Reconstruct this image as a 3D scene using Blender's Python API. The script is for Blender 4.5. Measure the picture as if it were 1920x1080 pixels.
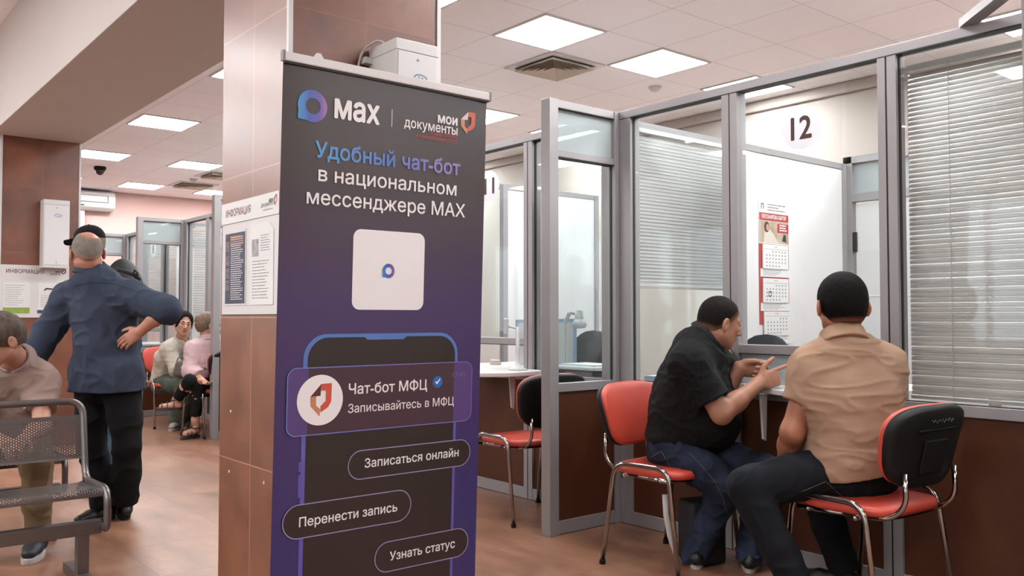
import bpy, bmesh, math, random
import numpy as np
from mathutils import Vector, Matrix

for _o in list(bpy.data.objects):
    bpy.data.objects.remove(_o)
SC = bpy.context.scene
COL = SC.collection
# ------------------------------------------------------------------ camera
FPX = 1642.0; EYE = 1.2
PITCH = math.atan(55.0 / FPX); YAW = math.radians(39.5)
_fh = np.array([-math.cos(YAW), math.sin(YAW), 0.0])
CR = np.array([math.sin(YAW), math.cos(YAW), 0.0])
_z = np.array([0.0, 0.0, 1.0])
CF = _fh * math.cos(PITCH) + _z * math.sin(PITCH)
CU = _z * math.cos(PITCH) - _fh * math.sin(PITCH)
CC = np.array([0.0, 0.0, EYE])
cam = bpy.data.cameras.new('camera')
cam.sensor_width = 36.0
cam.lens = 36.0 * FPX / 1920.0
cam.clip_start = 0.05; cam.clip_end = 100
camo = bpy.data.objects.new('camera', cam); COL.objects.link(camo)
camo.matrix_world = Matrix(((CR[0], CU[0], -CF[0], CC[0]), (CR[1], CU[1], -CF[1], CC[1]), (CR[2], CU[2], -CF[2], CC[2]), (0, 0, 0, 1)))
SC.camera = camo

# ------------------------------------------------------------------ world and exposure
w = bpy.data.worlds.new('world'); SC.world = w; w.use_nodes = True
w.node_tree.nodes['Background'].inputs[0].default_value = (0.93, 0.96, 1.0, 1)
w.node_tree.nodes['Background'].inputs[1].default_value = 1.1
PANEL_EMIT = 16.0
SC.view_settings.view_transform = 'Standard'
SC.view_settings.look = 'None'
SC.view_settings.exposure = 1.6
SC.view_settings.gamma = 1.0
SC.view_settings.use_curve_mapping = False
SC.cycles.transparent_max_bounces = 40

# ------------------------------------------------------------------ points from bearings in the photograph
def ray(x, y): return CF + (x - 960) / FPX * CR + (540 - y) / FPX * CU
def PX(x, y, D): return CC + ray(x, y) * D
def onZ(x, y, z=0.0): d = ray(x, y); return CC + d * ((z - EYE) / d[2])
def onX(x, y, X): d = ray(x, y); return CC + d * (X / d[0])
def onY(x, y, Y): d = ray(x, y); return CC + d * (Y / d[1])
def V(*a): return np.array(a, float)
def nrm(v): v = np.asarray(v, float); return v / (np.linalg.norm(v) + 1e-12)

# ------------------------------------------------------------------ materials
REFL = 0.53          # reflectance of a surface whose photographed colour is (r, g, b) in full light
def srgb(r, g, b, k=None):
    k = REFL if k is None else k
    f = lambda c: (c / 12.92 if c <= 0.04045 else ((c + 0.055) / 1.055) ** 2.4)
    return (k * f(r / 255), k * f(g / 255), k * f(b / 255), 1.0)
MATS = {}
PALE = {'white_panel', 'white_plastic', 'paper', 'beige_paint', 'pink_paint', 'white_sticker', 'white_worktop', 'off_white_metal', 'blind_slat_backlit', 'light_frame', 'bright_strip', 'print_white', 'vent_louvre', 'beam_plaster'}
def mat(name, col, rough=0.6, metal=0.0, var=0.0, vscale=8.0, bump=0.0, bscale=60.0, spec=0.5, col2=None, stretch=None, coat=0.0, sheen=0.0):
    if name in MATS: return MATS[name]
    m = bpy.data.materials.new(name); m.use_nodes = True
    nt = m.node_tree; b = nt.nodes['Principled BSDF']
    c = srgb(*col, 0.62 if name in PALE else None)
    b.inputs['Base Color'].default_value = c
    b.inputs['Roughness'].default_value = rough
    b.inputs['Metallic'].default_value = metal
    b.inputs['Specular IOR Level'].default_value = spec
    if coat: b.inputs['Coat Weight'].default_value = coat
    if sheen: b.inputs['Sheen Weight'].default_value = sheen
    tc = None
    def coords():
        nonlocal tc
        if tc is None:
            t = nt.nodes.new('ShaderNodeTexCoord'); mp = nt.nodes.new('ShaderNodeMapping')
            nt.links.new(t.outputs['Object'], mp.inputs['Vector'])
            if stretch: mp.inputs['Scale'].default_value = stretch
            tc = mp.outputs['Vector']
        return tc
    if var or col2:
        n = nt.nodes.new('ShaderNodeTexNoise'); n.inputs['Scale'].default_value = vscale; n.inputs['Detail'].default_value = 6
        nt.links.new(coords(), n.inputs['Vector'])
        r = nt.nodes.new('ShaderNodeValToRGB')
        if col2: a, bb = c, srgb(*col2)
        else:
            a = tuple(min(1, x * (1 + var)) for x in c[:3]) + (1,); bb = tuple(x * (1 - var) for x in c[:3]) + (1,)
        r.color_ramp.elements[0].color = bb; r.color_ramp.elements[1].color = a
        r.color_ramp.elements[0].position = 0.35; r.color_ramp.elements[1].position = 0.65
        nt.links.new(n.outputs['Fac'], r.inputs['Fac']); nt.links.new(r.outputs['Color'], b.inputs['Base Color'])
    if bump:
        n = nt.nodes.new('ShaderNodeTexNoise'); n.inputs['Scale'].default_value = bscale; n.inputs['Detail'].default_value = 4
        nt.links.new(coords(), n.inputs['Vector'])
        bp = nt.nodes.new('ShaderNodeBump'); bp.inputs['Strength'].default_value = bump; bp.inputs['Distance'].default_value = 0.01
        nt.links.new(n.outputs['Fac'], bp.inputs['Height']); nt.links.new(bp.outputs['Normal'], b.inputs['Normal'])
    MATS[name] = m
    return m
def emit_mat(name, col, strength):
    m = bpy.data.materials.new(name); m.use_nodes = True
    nt = m.node_tree; b = nt.nodes['Principled BSDF']
    b.inputs['Base Color'].default_value = srgb(*col)
    b.inputs['Emission Color'].default_value = srgb(*col, 1.0); b.inputs['Emission Strength'].default_value = strength
    return m
def glass_mat(name, tint=(246, 250, 250), frost=0.0, ior=1.5):
    m = bpy.data.materials.new(name); m.use_nodes = True
    nt = m.node_tree; nt.nodes.clear()
    out = nt.nodes.new('ShaderNodeOutputMaterial'); mix = nt.nodes.new('ShaderNodeMixShader')
    lw = nt.nodes.new('ShaderNodeLayerWeight'); lw.inputs['Blend'].default_value = 0.5     # Facing is the same on both faces of a pane
    pw = nt.nodes.new('ShaderNodeMath'); pw.operation = 'POWER'; pw.inputs[1].default_value = 5.0
    fr = nt.nodes.new('ShaderNodeMath'); fr.operation = 'MULTIPLY_ADD'; fr.inputs[1].default_value = 0.9; fr.inputs[2].default_value = 0.035
    nt.links.new(lw.outputs['Facing'], pw.inputs[0]); nt.links.new(pw.outputs[0], fr.inputs[0])
    gl = nt.nodes.new('ShaderNodeBsdfGlossy'); gl.inputs['Roughness'].default_value = 0.015
    tr = nt.nodes.new('ShaderNodeBsdfTransparent'); tr.inputs['Color'].default_value = srgb(*tint, 1.0)
    base = tr.outputs[0]
    if frost:
        df = nt.nodes.new('ShaderNodeBsdfDiffuse'); df.inputs['Color'].default_value = srgb(232, 242, 242)
        tl = nt.nodes.new('ShaderNodeBsdfTranslucent'); tl.inputs['Color'].default_value = srgb(232, 242, 242)
        ad = nt.nodes.new('ShaderNodeMixShader'); ad.inputs[0].default_value = 0.5
        nt.links.new(df.outputs[0], ad.inputs[1]); nt.links.new(tl.outputs[0], ad.inputs[2])
        m2 = nt.nodes.new('ShaderNodeMixShader'); m2.inputs[0].default_value = frost
        nt.links.new(tr.outputs[0], m2.inputs[1]); nt.links.new(ad.outputs[0], m2.inputs[2]); base = m2.outputs[0]
    nt.links.new(fr.outputs[0], mix.inputs[0]); nt.links.new(base, mix.inputs[1]); nt.links.new(gl.outputs[0], mix.inputs[2])
    nt.links.new(mix.outputs[0], out.inputs[0])
    return m
def tile_mat(name, colA, colB, grout, sx, sy, ox=0.0, oy=0.0, axes='XY', gw=0.004, rough=0.4, var_rough=0.1, nscale=3.0, spec=0.5, bump=0.25, stretch=(1, 1, 1), tvar=0.10, coat=0.0, refl=None):
    """tiles of sx by sy metres on two world axes with thin grout and cloudy colour"""
    m = bpy.data.materials.new(name); m.use_nodes = True
    nt = m.node_tree; N = nt.nodes; L = nt.links; b = N['Principled BSDF']
    g = N.new('ShaderNodeNewGeometry'); sp = N.new('ShaderNodeSeparateXYZ'); L.new(g.outputs['Position'], sp.inputs[0])
    def ma(op, a, bb):
        n = N.new('ShaderNodeMath'); n.operation = op
        for i, v in enumerate((a, bb)):
            if isinstance(v, (int, float)): n.inputs[i].default_value = v
            else: L.new(v, n.inputs[i])
        return n.outputs[0]
    cells = []; lines = []
    for ax, s, o in ((axes[0], sx, ox), (axes[1], sy, oy)):
        q = ma('DIVIDE', ma('SUBTRACT', sp.outputs[ax], o), s)
        fr = ma('SUBTRACT', q, ma('FLOOR', q, 0)); cells.append(ma('FLOOR', q, 0))
        d = ma('MINIMUM', fr, ma('SUBTRACT', 1.0, fr))
        lines.append(ma('LESS_THAN', ma('MULTIPLY', d, s), gw / 2))
    line = ma('MAXIMUM', lines[0], lines[1])
    cb = N.new('ShaderNodeCombineXYZ'); L.new(cells[0], cb.inputs[0]); L.new(cells[1], cb.inputs[1])
    wn = N.new('ShaderNodeTexWhiteNoise'); L.new(cb.outputs[0], wn.inputs['Vector'])
    mp = N.new('ShaderNodeMapping'); mp.inputs['Scale'].default_value = stretch; L.new(g.outputs['Position'], mp.inputs['Vector'])
    add = N.new('ShaderNodeVectorMath'); add.operation = 'ADD'
    sc = N.new('ShaderNodeVectorMath'); sc.operation = 'SCALE'; sc.inputs['Scale'].default_value = 7.0
    L.new(wn.outputs['Color'], sc.inputs[0]); L.new(mp.outputs[0], add.inputs[0]); L.new(sc.outputs[0], add.inputs[1])
    no = N.new('ShaderNodeTexNoise'); no.inputs['Scale'].default_value = nscale; no.inputs['Detail'].default_value = 8; no.inputs['Roughness'].default_value = 0.62
    L.new(add.outputs[0], no.inputs['Vector'])
    rp = N.new('ShaderNodeValToRGB'); rp.color_ramp.elements[0].position = 0.32; rp.color_ramp.elements[1].position = 0.68
    rp.color_ramp.elements[0].color = srgb(*colB, refl); rp.color_ramp.elements[1].color = srgb(*colA, refl); L.new(no.outputs['Fac'], rp.inputs[0])
    hv = N.new('ShaderNodeHueSaturation'); L.new(rp.outputs[0], hv.inputs['Color'])
    L.new(ma('ADD', ma('MULTIPLY', wn.outputs['Value'], tvar), 1 - tvar / 2), hv.inputs['Value'])
    mx = N.new('ShaderNodeMix'); mx.data_type = 'RGBA'; L.new(line, mx.inputs[0]); L.new(hv.outputs[0], mx.inputs[6]); mx.inputs[7].default_value = srgb(*grout, refl)
    L.new(mx.outputs[2], b.inputs['Base Color'])
    L.new(ma('ADD', ma('MULTIPLY', no.outputs['Fac'], var_rough), rough - var_rough / 2), b.inputs['Roughness'])
    b.inputs['Specular IOR Level'].default_value = spec
    if coat: b.inputs['Coat Weight'].default_value = coat; b.inputs['Coat Roughness'].default_value = 0.28
    bp = N.new('ShaderNodeBump'); bp.inputs['Strength'].default_value = bump; bp.inputs['Distance'].default_value = 0.004
    L.new(ma('SUBTRACT', ma('MULTIPLY', no.outputs['Fac'], 0.4), line), bp.inputs['Height']); L.new(bp.outputs[0], b.inputs['Normal'])
    return m
def ramp_mat(name, axis, stops, rough=0.5, spec=0.5, noise=0.0, space='Object', vec=None):
    """colour printed along one axis of the object (object metres)"""
    m = bpy.data.materials.new(name); m.use_nodes = True
    nt = m.node_tree; N = nt.nodes; L = nt.links; b = N['Principled BSDF']
    t = N.new('ShaderNodeTexCoord'); dp = N.new('ShaderNodeVectorMath'); dp.operation = 'DOT_PRODUCT'
    L.new(t.outputs[space], dp.inputs[0]); dp.inputs[1].default_value = vec if vec else {'X': (1, 0, 0), 'Y': (0, 1, 0), 'Z': (0, 0, 1)}[axis]
    lo, hi = stops[0][0], stops[-1][0]
    mr = N.new('ShaderNodeMapRange'); mr.inputs['From Min'].default_value = lo; mr.inputs['From Max'].default_value = hi
    L.new(dp.outputs['Value'], mr.inputs['Value'])
    r = N.new('ShaderNodeValToRGB'); cr = r.color_ramp
    while len(cr.elements) > 1: cr.elements.remove(cr.elements[0])
    cr.elements[0].position = 0; cr.elements[0].color = srgb(*stops[0][1])
    for p, c in stops[1:]:
        e = cr.elements.new((p - lo) / (hi - lo)); e.color = srgb(*c)
    L.new(mr.outputs[0], r.inputs[0]); L.new(r.outputs[0], b.inputs['Base Color'])
    b.inputs['Roughness'].default_value = rough; b.inputs['Specular IOR Level'].default_value = spec
    return m

# ------------------------------------------------------------------ mesh builder
ORI = {}
def link(name, me, material, parent=None, world=True, smooth=False):
    """one mesh object; parts given in world metres are re-based on their thing's origin"""
    o = bpy.data.objects.new(name, me)
    COL.objects.link(o)
    if material is not None: me.materials.append(material)
    if smooth: me.polygons.foreach_set('use_smooth', np.ones(len(me.polygons), bool))
    if parent is not None:
        o.parent = parent
        org = ORI.get(parent.name, V(0, 0, 0))
        if world:
            me.transform(Matrix.Translation(Vector(-org)))
        ORI[o.name] = org
    else:
        ORI[o.name] = V(0, 0, 0)
    return o
class MB:
    def __init__(s): s.v = []; s.f = []
    def add(s, vs, fs):
        n = len(s.v); s.v += [tuple(map(float, p)) for p in vs]; s.f += [tuple(i + n for i in f) for f in fs]; return s
    def box(s, x0, x1, y0, y1, z0, z1):
        vs = [(x, y, z) for x in (x0, x1) for y in (y0, y1) for z in (z0, z1)]
        return s.add(vs, [(0, 1, 3, 2), (4, 6, 7, 5), (0, 4, 5, 1), (2, 3, 7, 6), (0, 2, 6, 4), (1, 5, 7, 3)])
    def obox(s, c, ax, half):
        c = V(*c); vs = []
        for i in (-1, 1):
            for j in (-1, 1):
                for k in (-1, 1): vs.append(c + i * half[0] * V(*ax[0]) + j * half[1] * V(*ax[1]) + k * half[2] * V(*ax[2]))
        return s.add(vs, [(0, 1, 3, 2), (4, 6, 7, 5), (0, 4, 5, 1), (2, 3, 7, 6), (0, 2, 6, 4), (1, 5, 7, 3)])
    def tube(s, pts, r, n=10, caps=True, flat=1.0, up=None, closed=False):
        pts = [V(*p) for p in pts]; m = len(pts); rings = []
        rr = r if isinstance(r, (list, tuple)) else [r] * m
        ref = V(*up) if up is not None else None
        prev = None
        for i in range(m):
            if closed: t = nrm(pts[(i + 1) % m] - pts[i - 1])
            else: t = nrm(pts[min(i + 1, m - 1)] - pts[max(i - 1, 0)])
            if ref is not None: a = nrm(ref - t * (ref @ t))
            elif prev is None:
                q = V(0, 0, 1) if abs(t[2]) < 0.9 else V(1, 0, 0); a = nrm(np.cross(t, q))
            else: a = nrm(prev - t * (prev @ t))
            prev = a; b = np.cross(t, a)
            rings.append([pts[i] + rr[i] * (math.cos(2 * math.pi * k / n) * a * flat + math.sin(2 * math.pi * k / n) * b) for k in range(n)])
        vs = [p for ring in rings for p in ring]; fs = []
        for i in range(m if closed else m - 1):
            j = (i + 1) % m
            for k in range(n): fs.append((i * n + k, i * n + (k + 1) % n, j * n + (k + 1) % n, j * n + k))
        if caps and not closed: fs += [tuple(range(n - 1, -1, -1)), tuple((m - 1) * n + k for k in range(n))]
        return s.add(vs, fs)
    def cyl(s, a, b, r0, r1=None, n=20): return s.tube([a, b], [r0, r0 if r1 is None else r1], n)
    def lathe(s, c, prof, n=24, ax=(0, 0, 1)):
        c = V(*c); az = nrm(ax); q = V(1, 0, 0) if abs(az[0]) < 0.9 else V(0, 1, 0); a = nrm(np.cross(az, q)); b = np.cross(az, a)
        vs = [c + h * az + r * (math.cos(2 * math.pi * k / n) * a + math.sin(2 * math.pi * k / n) * b) for r, h in prof for k in range(n)]
        fs = [(i * n + k, i * n + (k + 1) % n, (i + 1) * n + (k + 1) % n, (i + 1) * n + k) for i in range(len(prof) - 1) for k in range(n)]
        if prof[0][0] > 1e-6: fs.append(tuple(range(n - 1, -1, -1)))
        if prof[-1][0] > 1e-6: fs.append(tuple((len(prof) - 1) * n + k for k in range(n)))
        return s.add(vs, fs)
    def prism(s, pts, d):
        """flat outline (3d points) pushed by the vector d"""
        n = len(pts); d = V(*d); vs = [V(*p) for p in pts]; vs = vs + [p + d for p in vs]
        return s.add(vs, [tuple(range(n - 1, -1, -1)), tuple(range(n, 2 * n))] + [(k, (k + 1) % n, n + (k + 1) % n, n + k) for k in range(n)])
    def poly(s, pts): return s.add(pts, [tuple(range(len(pts)))])
    def ring(s, outer, inner):
        n = len(outer); return s.add(list(outer) + list(inner), [(k, (k + 1) % n, n + (k + 1) % n, n + k) for k in range(n)])
    def build(s, name, material, parent=None, world=True, smooth=False, bevel=0.0, seg=2):
        me = bpy.data.meshes.new(name); me.from_pydata(s.v, [], s.f); me.update()
        bm = bmesh.new(); bm.from_mesh(me)
        bmesh.ops.recalc_face_normals(bm, faces=bm.faces)
        if bevel:
            bmesh.ops.bevel(bm, geom=[e for e in bm.edges if e.calc_face_angle(0) > 0.6], offset=bevel, segments=seg, profile=0.6, affect='EDGES')
        bm.to_mesh(me); bm.free()
        return link(name, me, material, parent, world, smooth or bool(bevel and seg > 2))
def bez(pts, r=0.05, n=6):
    """polyline with rounded corners"""
    pts = [V(*p) for p in pts]; out = [pts[0]]
    for i in range(1, len(pts) - 1):
        a, b, c = pts[i - 1], pts[i], pts[i + 1]
        rr = min(r, np.linalg.norm(a - b) * 0.49, np.linalg.norm(c - b) * 0.49)
        p, q = b + nrm(a - b) * rr, b + nrm(c - b) * rr
        out += [(1 - t) ** 2 * p + 2 * t * (1 - t) * b + t * t * q for t in np.linspace(0, 1, n)]
    return out + [pts[-1]]
def rrect(x0, x1, y0, y1, r, n=6):
    out = []
    for cx, cy, a0 in ((x1 - r, y0 + r, -90), (x1 - r, y1 - r, 0), (x0 + r, y1 - r, 90), (x0 + r, y0 + r, 180)):
        for k in range(n + 1):
            a = math.radians(a0 + 90 * k / n); out.append((cx + r * math.cos(a), cy + r * math.sin(a)))
    return out
def thing(name, label, cat, loc=(0, 0, 0), rz=0.0, group=None):
    o = bpy.data.objects.new(name, None); COL.objects.link(o)
    o.empty_display_size = 0.1
    o.location = loc; o.rotation_euler = (0, 0, rz)
    o['label'] = label; o['category'] = cat
    if group: o['group'] = group
    ORI[o.name] = V(*loc)
    return o
def tag(o, label, cat, group=None, kind=None):
    o['label'] = label; o['category'] = cat
    if group: o['group'] = group
    if kind: o['kind'] = kind
    return o
def struct(o):
    o['kind'] = 'structure'; return o
def dup(root, loc, rz, label=None, group=None):
    r = root.copy(); COL.objects.link(r); r.location = loc; r.rotation_euler = (0, 0, rz)
    if label: r['label'] = label
    if group: r['group'] = group
    for ch in list(root.children):
        c = ch.copy(); COL.objects.link(c); c.parent = r
        for g in ch.children:
            d = g.copy(); COL.objects.link(d); d.parent = c
    return r
def fill_outlines(loops):
    """nonzero-winding fill of closed outlines as horizontal strips"""
    E = []
    for P in loops:
        Q = np.roll(P, -1, axis=0)
        E.append(np.hstack([P, Q]))
    E = np.vstack(E); E = E[np.abs(E[:, 1] - E[:, 3]) > 1e-6]
    ys = np.unique(np.round(np.concatenate([E[:, 1], E[:, 3]]), 3)); vs = []; fs = []
    for y0, y1 in zip(ys[:-1], ys[1:]):
        ym = (y0 + y1) / 2
        m = ((E[:, 1] <= ym) & (E[:, 3] > ym)) | ((E[:, 3] <= ym) & (E[:, 1] > ym))
        e = E[m]
        if not len(e): continue
        at_y = lambda y: e[:, 0] + (np.clip(y, np.minimum(e[:, 1], e[:, 3]), np.maximum(e[:, 1], e[:, 3])) - e[:, 1]) / (e[:, 3] - e[:, 1]) * (e[:, 2] - e[:, 0])
        xm, x0, x1 = at_y(ym), at_y(y0), at_y(y1); dr = np.where(e[:, 3] > e[:, 1], 1, -1)
        o = np.argsort(xm); w_ = 0; st = None
        for i in o:
            p = w_; w_ += dr[i]
            if p == 0 and w_ != 0: st = i
            elif p != 0 and w_ == 0:
                n = len(vs); vs += [(x0[st], y0), (x0[i], y0), (x1[i], y1), (x1[st], y1)]; fs.append((n, n + 1, n + 2, n + 3))
    return vs, fs
def text_uv(body, bold=0.0, shear=0.0):
    """a word as a flat mesh (x, y): each letter's outlines filled, made heavier by bold"""
    cu = bpy.data.curves.new('t', 'FONT'); cu.body = body; cu.size = 1.0; cu.shear = shear; cu.resolution_u = 3; cu.fill_mode = 'NONE'
    o = bpy.data.objects.new('t', cu); COL.objects.link(o)
    dg = bpy.context.evaluated_depsgraph_get(); me = bpy.data.meshes.new_from_object(o.evaluated_get(dg))
    co = np.array([v.co[:2] for v in me.vertices]); ends = sorted((max(e.vertices), min(e.vertices)) for e in me.edges if abs(e.vertices[0] - e.vertices[1]) != 1)
    loops = [co[a:b_ + 1] for b_, a in ends]
    bpy.data.objects.remove(o); bpy.data.curves.remove(cu); bpy.data.meshes.remove(me)
    groups = []
    for L in sorted(loops, key=lambda l: l[:, 0].min()):
        if groups and L[:, 0].min() < groups[-1][1]: groups[-1][0].append(L); groups[-1][1] = max(groups[-1][1], L[:, 0].max())
        else: groups.append([[L], L[:, 0].max()])
    V_, F_ = [], []
    for g, _ in groups:
        ls = g
        if bold: ls = [L + bold * V(math.cos(q), math.sin(q)) for L in g for q in np.arange(8) * math.pi / 4]
        vs, fs = fill_outlines(ls)
        n = len(V_); V_ += vs; F_ += [tuple(i + n for i in f) for f in fs]
    return np.array(V_), F_
def lettering(name, body, org, du, dv, material, parent, width=None, height=None, bold=0.0, off=None, align='L', shear=0.0, cap=None):
    """words laid on a plane: org is the baseline start, du / dv unit directions; fits width and cap height"""
    vs, fs = text_uv(body, bold, shear)
    if not len(vs): return None
    x0, x1 = vs[:, 0].min(), vs[:, 0].max()
    sx = width / (x1 - x0) if width else None
    sy = cap / 0.728 if cap else (height / (vs[:, 1].max() - vs[:, 1].min()) if height else None)
    if sx is None: sx = sy
    if sy is None: sy = sx
    org = V(*org); du = V(*du); dv = V(*dv)
    xo = {'L': x0, 'C': (x0 + x1) / 2, 'R': x1}[align]
    b = MB(); b.add([org + (p[0] - xo) * sx * du + p[1] * sy * dv for p in vs], fs)
    me = bpy.data.meshes.new(name); me.from_pydata(b.v, [], b.f); me.update()
    return link(name, me, material, parent)
# ------------------------------------------------------------------ materials in use
M_ALU = mat('grey_aluminium', (184, 178, 180), rough=0.38, metal=0.25, var=0.03, vscale=3)
M_GASKET = mat('black_gasket', (28, 27, 28), rough=0.6)
M_BROWN = mat('brown_laminate', (98, 55, 35), rough=0.45, var=0.14, vscale=2.5, spec=0.25)
M_GLASS = glass_mat('clear_glass')
M_FROST = glass_mat('frosted_glass', frost=0.86)
M_WHITEP = mat('white_panel', (236, 233, 232), rough=0.5, var=0.015, vscale=1.5)
M_WHITE = mat('white_plastic', (226, 225, 226), rough=0.4)
M_OFFWH = mat('off_white_metal', (228, 224, 222), rough=0.35, spec=0.5)
M_PAPER = mat('paper', (238, 236, 234), rough=0.8)
M_CHROME = mat('chrome', (205, 198, 192), rough=0.12, metal=1.0)
M_STEEL = mat('brushed_grey_metal', (150, 143, 141), rough=0.34, metal=0.75, var=0.04, vscale=20)
M_RED = mat('red_leatherette', (236, 88, 70), rough=0.42, var=0.05, vscale=4, bump=0.06, bscale=400)
M_BLACKP = mat('black_plastic', (12, 12, 12), rough=0.55, spec=0.3, bump=0.05, bscale=500)
M_BLIND = mat('blind_slat', (212, 197, 191), rough=0.45); M_BLIND2 = mat('blind_slat_backlit', (236, 234, 234), rough=0.45)  # same slats: the second copy is coloured lighter to stand in for backlight
M_DESK = mat('white_worktop', (238, 233, 230), rough=0.35)
_b = M_BLIND2.node_tree; _p = _b.nodes['Principled BSDF']; _t = _b.nodes.new('ShaderNodeBsdfTranslucent'); _t.inputs['Color'].default_value = srgb(240, 238, 236, 0.9); _m = _b.nodes.new('ShaderNodeMixShader'); _m.inputs[0].default_value = .45
_b.links.new(_p.outputs[0], _m.inputs[1]); _b.links.new(_t.outputs[0], _m.inputs[2]); _b.links.new(_m.outputs[0], _b.nodes['Material Output'].inputs[0])
M_CORD = mat('cord', (214, 208, 202), rough=0.7)
M_DARKTXT = mat('dark_brown_print', (74, 44, 36), rough=0.5)
M_GREYTXT = mat('grey_print', (140, 136, 136), rough=0.7)
M_STICK = mat('white_sticker', (240, 241, 246), rough=0.5)

# ------------------------------------------------------------------ room shell
XL, XR, YN, YB = -15.3, 3.2, -4.2, 7.15
HC = 3.27; HN = 3.76
m_floor = tile_mat('floor_tile', (190, 138, 110), (142, 96, 73), (112, 84, 70), 0.6, 0.6, ox=-3.6, oy=3.15, gw=0.004, rough=0.36, var_rough=0.16, nscale=2.4, stretch=(1.0, 3.4, 1), bump=0.08, tvar=0.16, spec=0.45, refl=0.56)
struct(MB().box(XL - .2, XR + .2, YN - .2, YB + .2, -0.12, 0).build('floor', m_floor))
m_ceil = tile_mat('ceiling_tile', (240, 240, 243), (236, 236, 239), (210, 208, 208), 0.6, 0.6, ox=-4.397, oy=3.923, gw=0.008, rough=0.85, var_rough=0.0, nscale=40, bump=0.3, tvar=0.03, spec=0.2, refl=1.0)
struct(MB().box(XL - .2, XR + .2, 2.0, YB + .2, HC, HC + .15).build('ceiling', m_ceil))
struct(MB().box(XL - .2, XR + .2, YN - .2, 1.45, HN, HN + .15).build('ceiling_waiting_zone', m_ceil))
m_beam = mat('beam_plaster', (226, 216, 209), rough=0.7, var=0.01, vscale=2)
struct(MB().box(XL, XR, 1.37, 2.13, 2.86, HN + .05).build('beam', m_beam, bevel=0.006))
m_pink = mat('pink_paint', (226, 186, 178), rough=0.75, var=0.015, vscale=1.2)
m_wall = mat('beige_paint', (206, 191, 182), rough=0.75, var=0.015, vscale=1.2)
struct(MB().box(XL - .2, XL, YN - .2, YB + .2, 0, HN).build('wall_left', m_pink))
struct(MB().box(XL - .2, XR + .2, YB, YB + .2, 0, HN).build('wall_back', m_wall))
struct(MB().box(XR, XR + .2, YN - .2, YB + .2, 0, HN).build('wall_right', m_wall))
wf = MB(); wf.box(XL - .2, XR + .2, YN - .2, YN, 0, 0.85); wf.box(XL - .2, XR + .2, YN - .2, YN, 2.75, HN)
xs = [-15.5, -13.2, -10.8, -8.4, -6.0, -3.6, -1.2, 1.2, 3.4]
for x in xs: wf.box(x - .35, x + .35, YN - .2, YN, 0.85, 2.75)
struct(wf.build('wall_front', m_wall))
for i in range(len(xs) - 1):
    fr = MB(); a, b = xs[i] + .35, xs[i + 1] - .35
    for x in (a, (a + b) / 2 - .03, b - .06): fr.box(x, x + .06, YN - .16, YN - .08, .85, 2.75)
    for z in (.85, 2.69): fr.box(a, b, YN - .16, YN - .08, z, z + .06)
    wo = struct(fr.build('window_%d' % (i + 1), M_WHITE))
    MB().box(a + .06, b - .06, YN - .125, YN - .118, .91, 2.69).build('pane', M_GLASS, wo)
# back wall dressing seen over the counters: cornice and panel seams
struct(MB().box(XL, XR, YB - .05, YB, 3.17, HC).build('trim_1', m_wall, bevel=0.02))
struct(MB().box(XL, XL + .12, 3.42, 3.62, 0, 2.95).build('trim_2', M_WHITEP))
# tiled pillars
m_tileP = tile_mat('pillar_tile', (164, 102, 70), (124, 74, 50), (204, 148, 118), 0.33, 0.6, ox=-3.437, oy=0.0, axes='XZ', gw=0.005, rough=0.36, var_rough=0.18, nscale=4.5, bump=0.12, tvar=0.06, spec=0.55, coat=0.6)
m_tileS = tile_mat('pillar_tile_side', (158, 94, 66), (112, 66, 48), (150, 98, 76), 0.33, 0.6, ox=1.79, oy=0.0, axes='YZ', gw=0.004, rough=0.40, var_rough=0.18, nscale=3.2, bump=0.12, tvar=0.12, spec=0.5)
def pillar(name, x0, x1, y0, y1):
    me_o = MB().box(x0, x1, y0, y1, 0, 2.87).build(name, m_tileP)
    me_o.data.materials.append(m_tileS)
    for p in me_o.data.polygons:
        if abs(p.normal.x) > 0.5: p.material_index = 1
    struct(me_o)
    return me_o
pm = pillar('pillar', -3.767, -3.106, 1.455, 2.149)
pf = pillar('pillar_far', -9.71, -9.05, 1.45, 2.115)
for P_, x1, y0, y1 in ((pm, -3.106, 1.455, 2.149), (pf, -9.05, 1.45, 2.115)):
    b = MB()
    b.box(x1 - .012, x1 + .006, y0 - .006, y0 + .012, 0, 2.86); b.box(x1 - .012, x1 + .006, y1 - .012, y1 + .006, 0, 2.86)
    b.build('corner_trim', M_OFFWH, P_)
b = MB()
for px_, py_ in ((433, 771), (430, 884), (495, 905)):
    c_ = onY(px_, py_, 1.455); b.cyl(c_ - V(0, .002, 0), c_ + V(0, .002, 0), .006, n=12)
b.build('screw_plug', M_OFFWH, pm)

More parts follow.
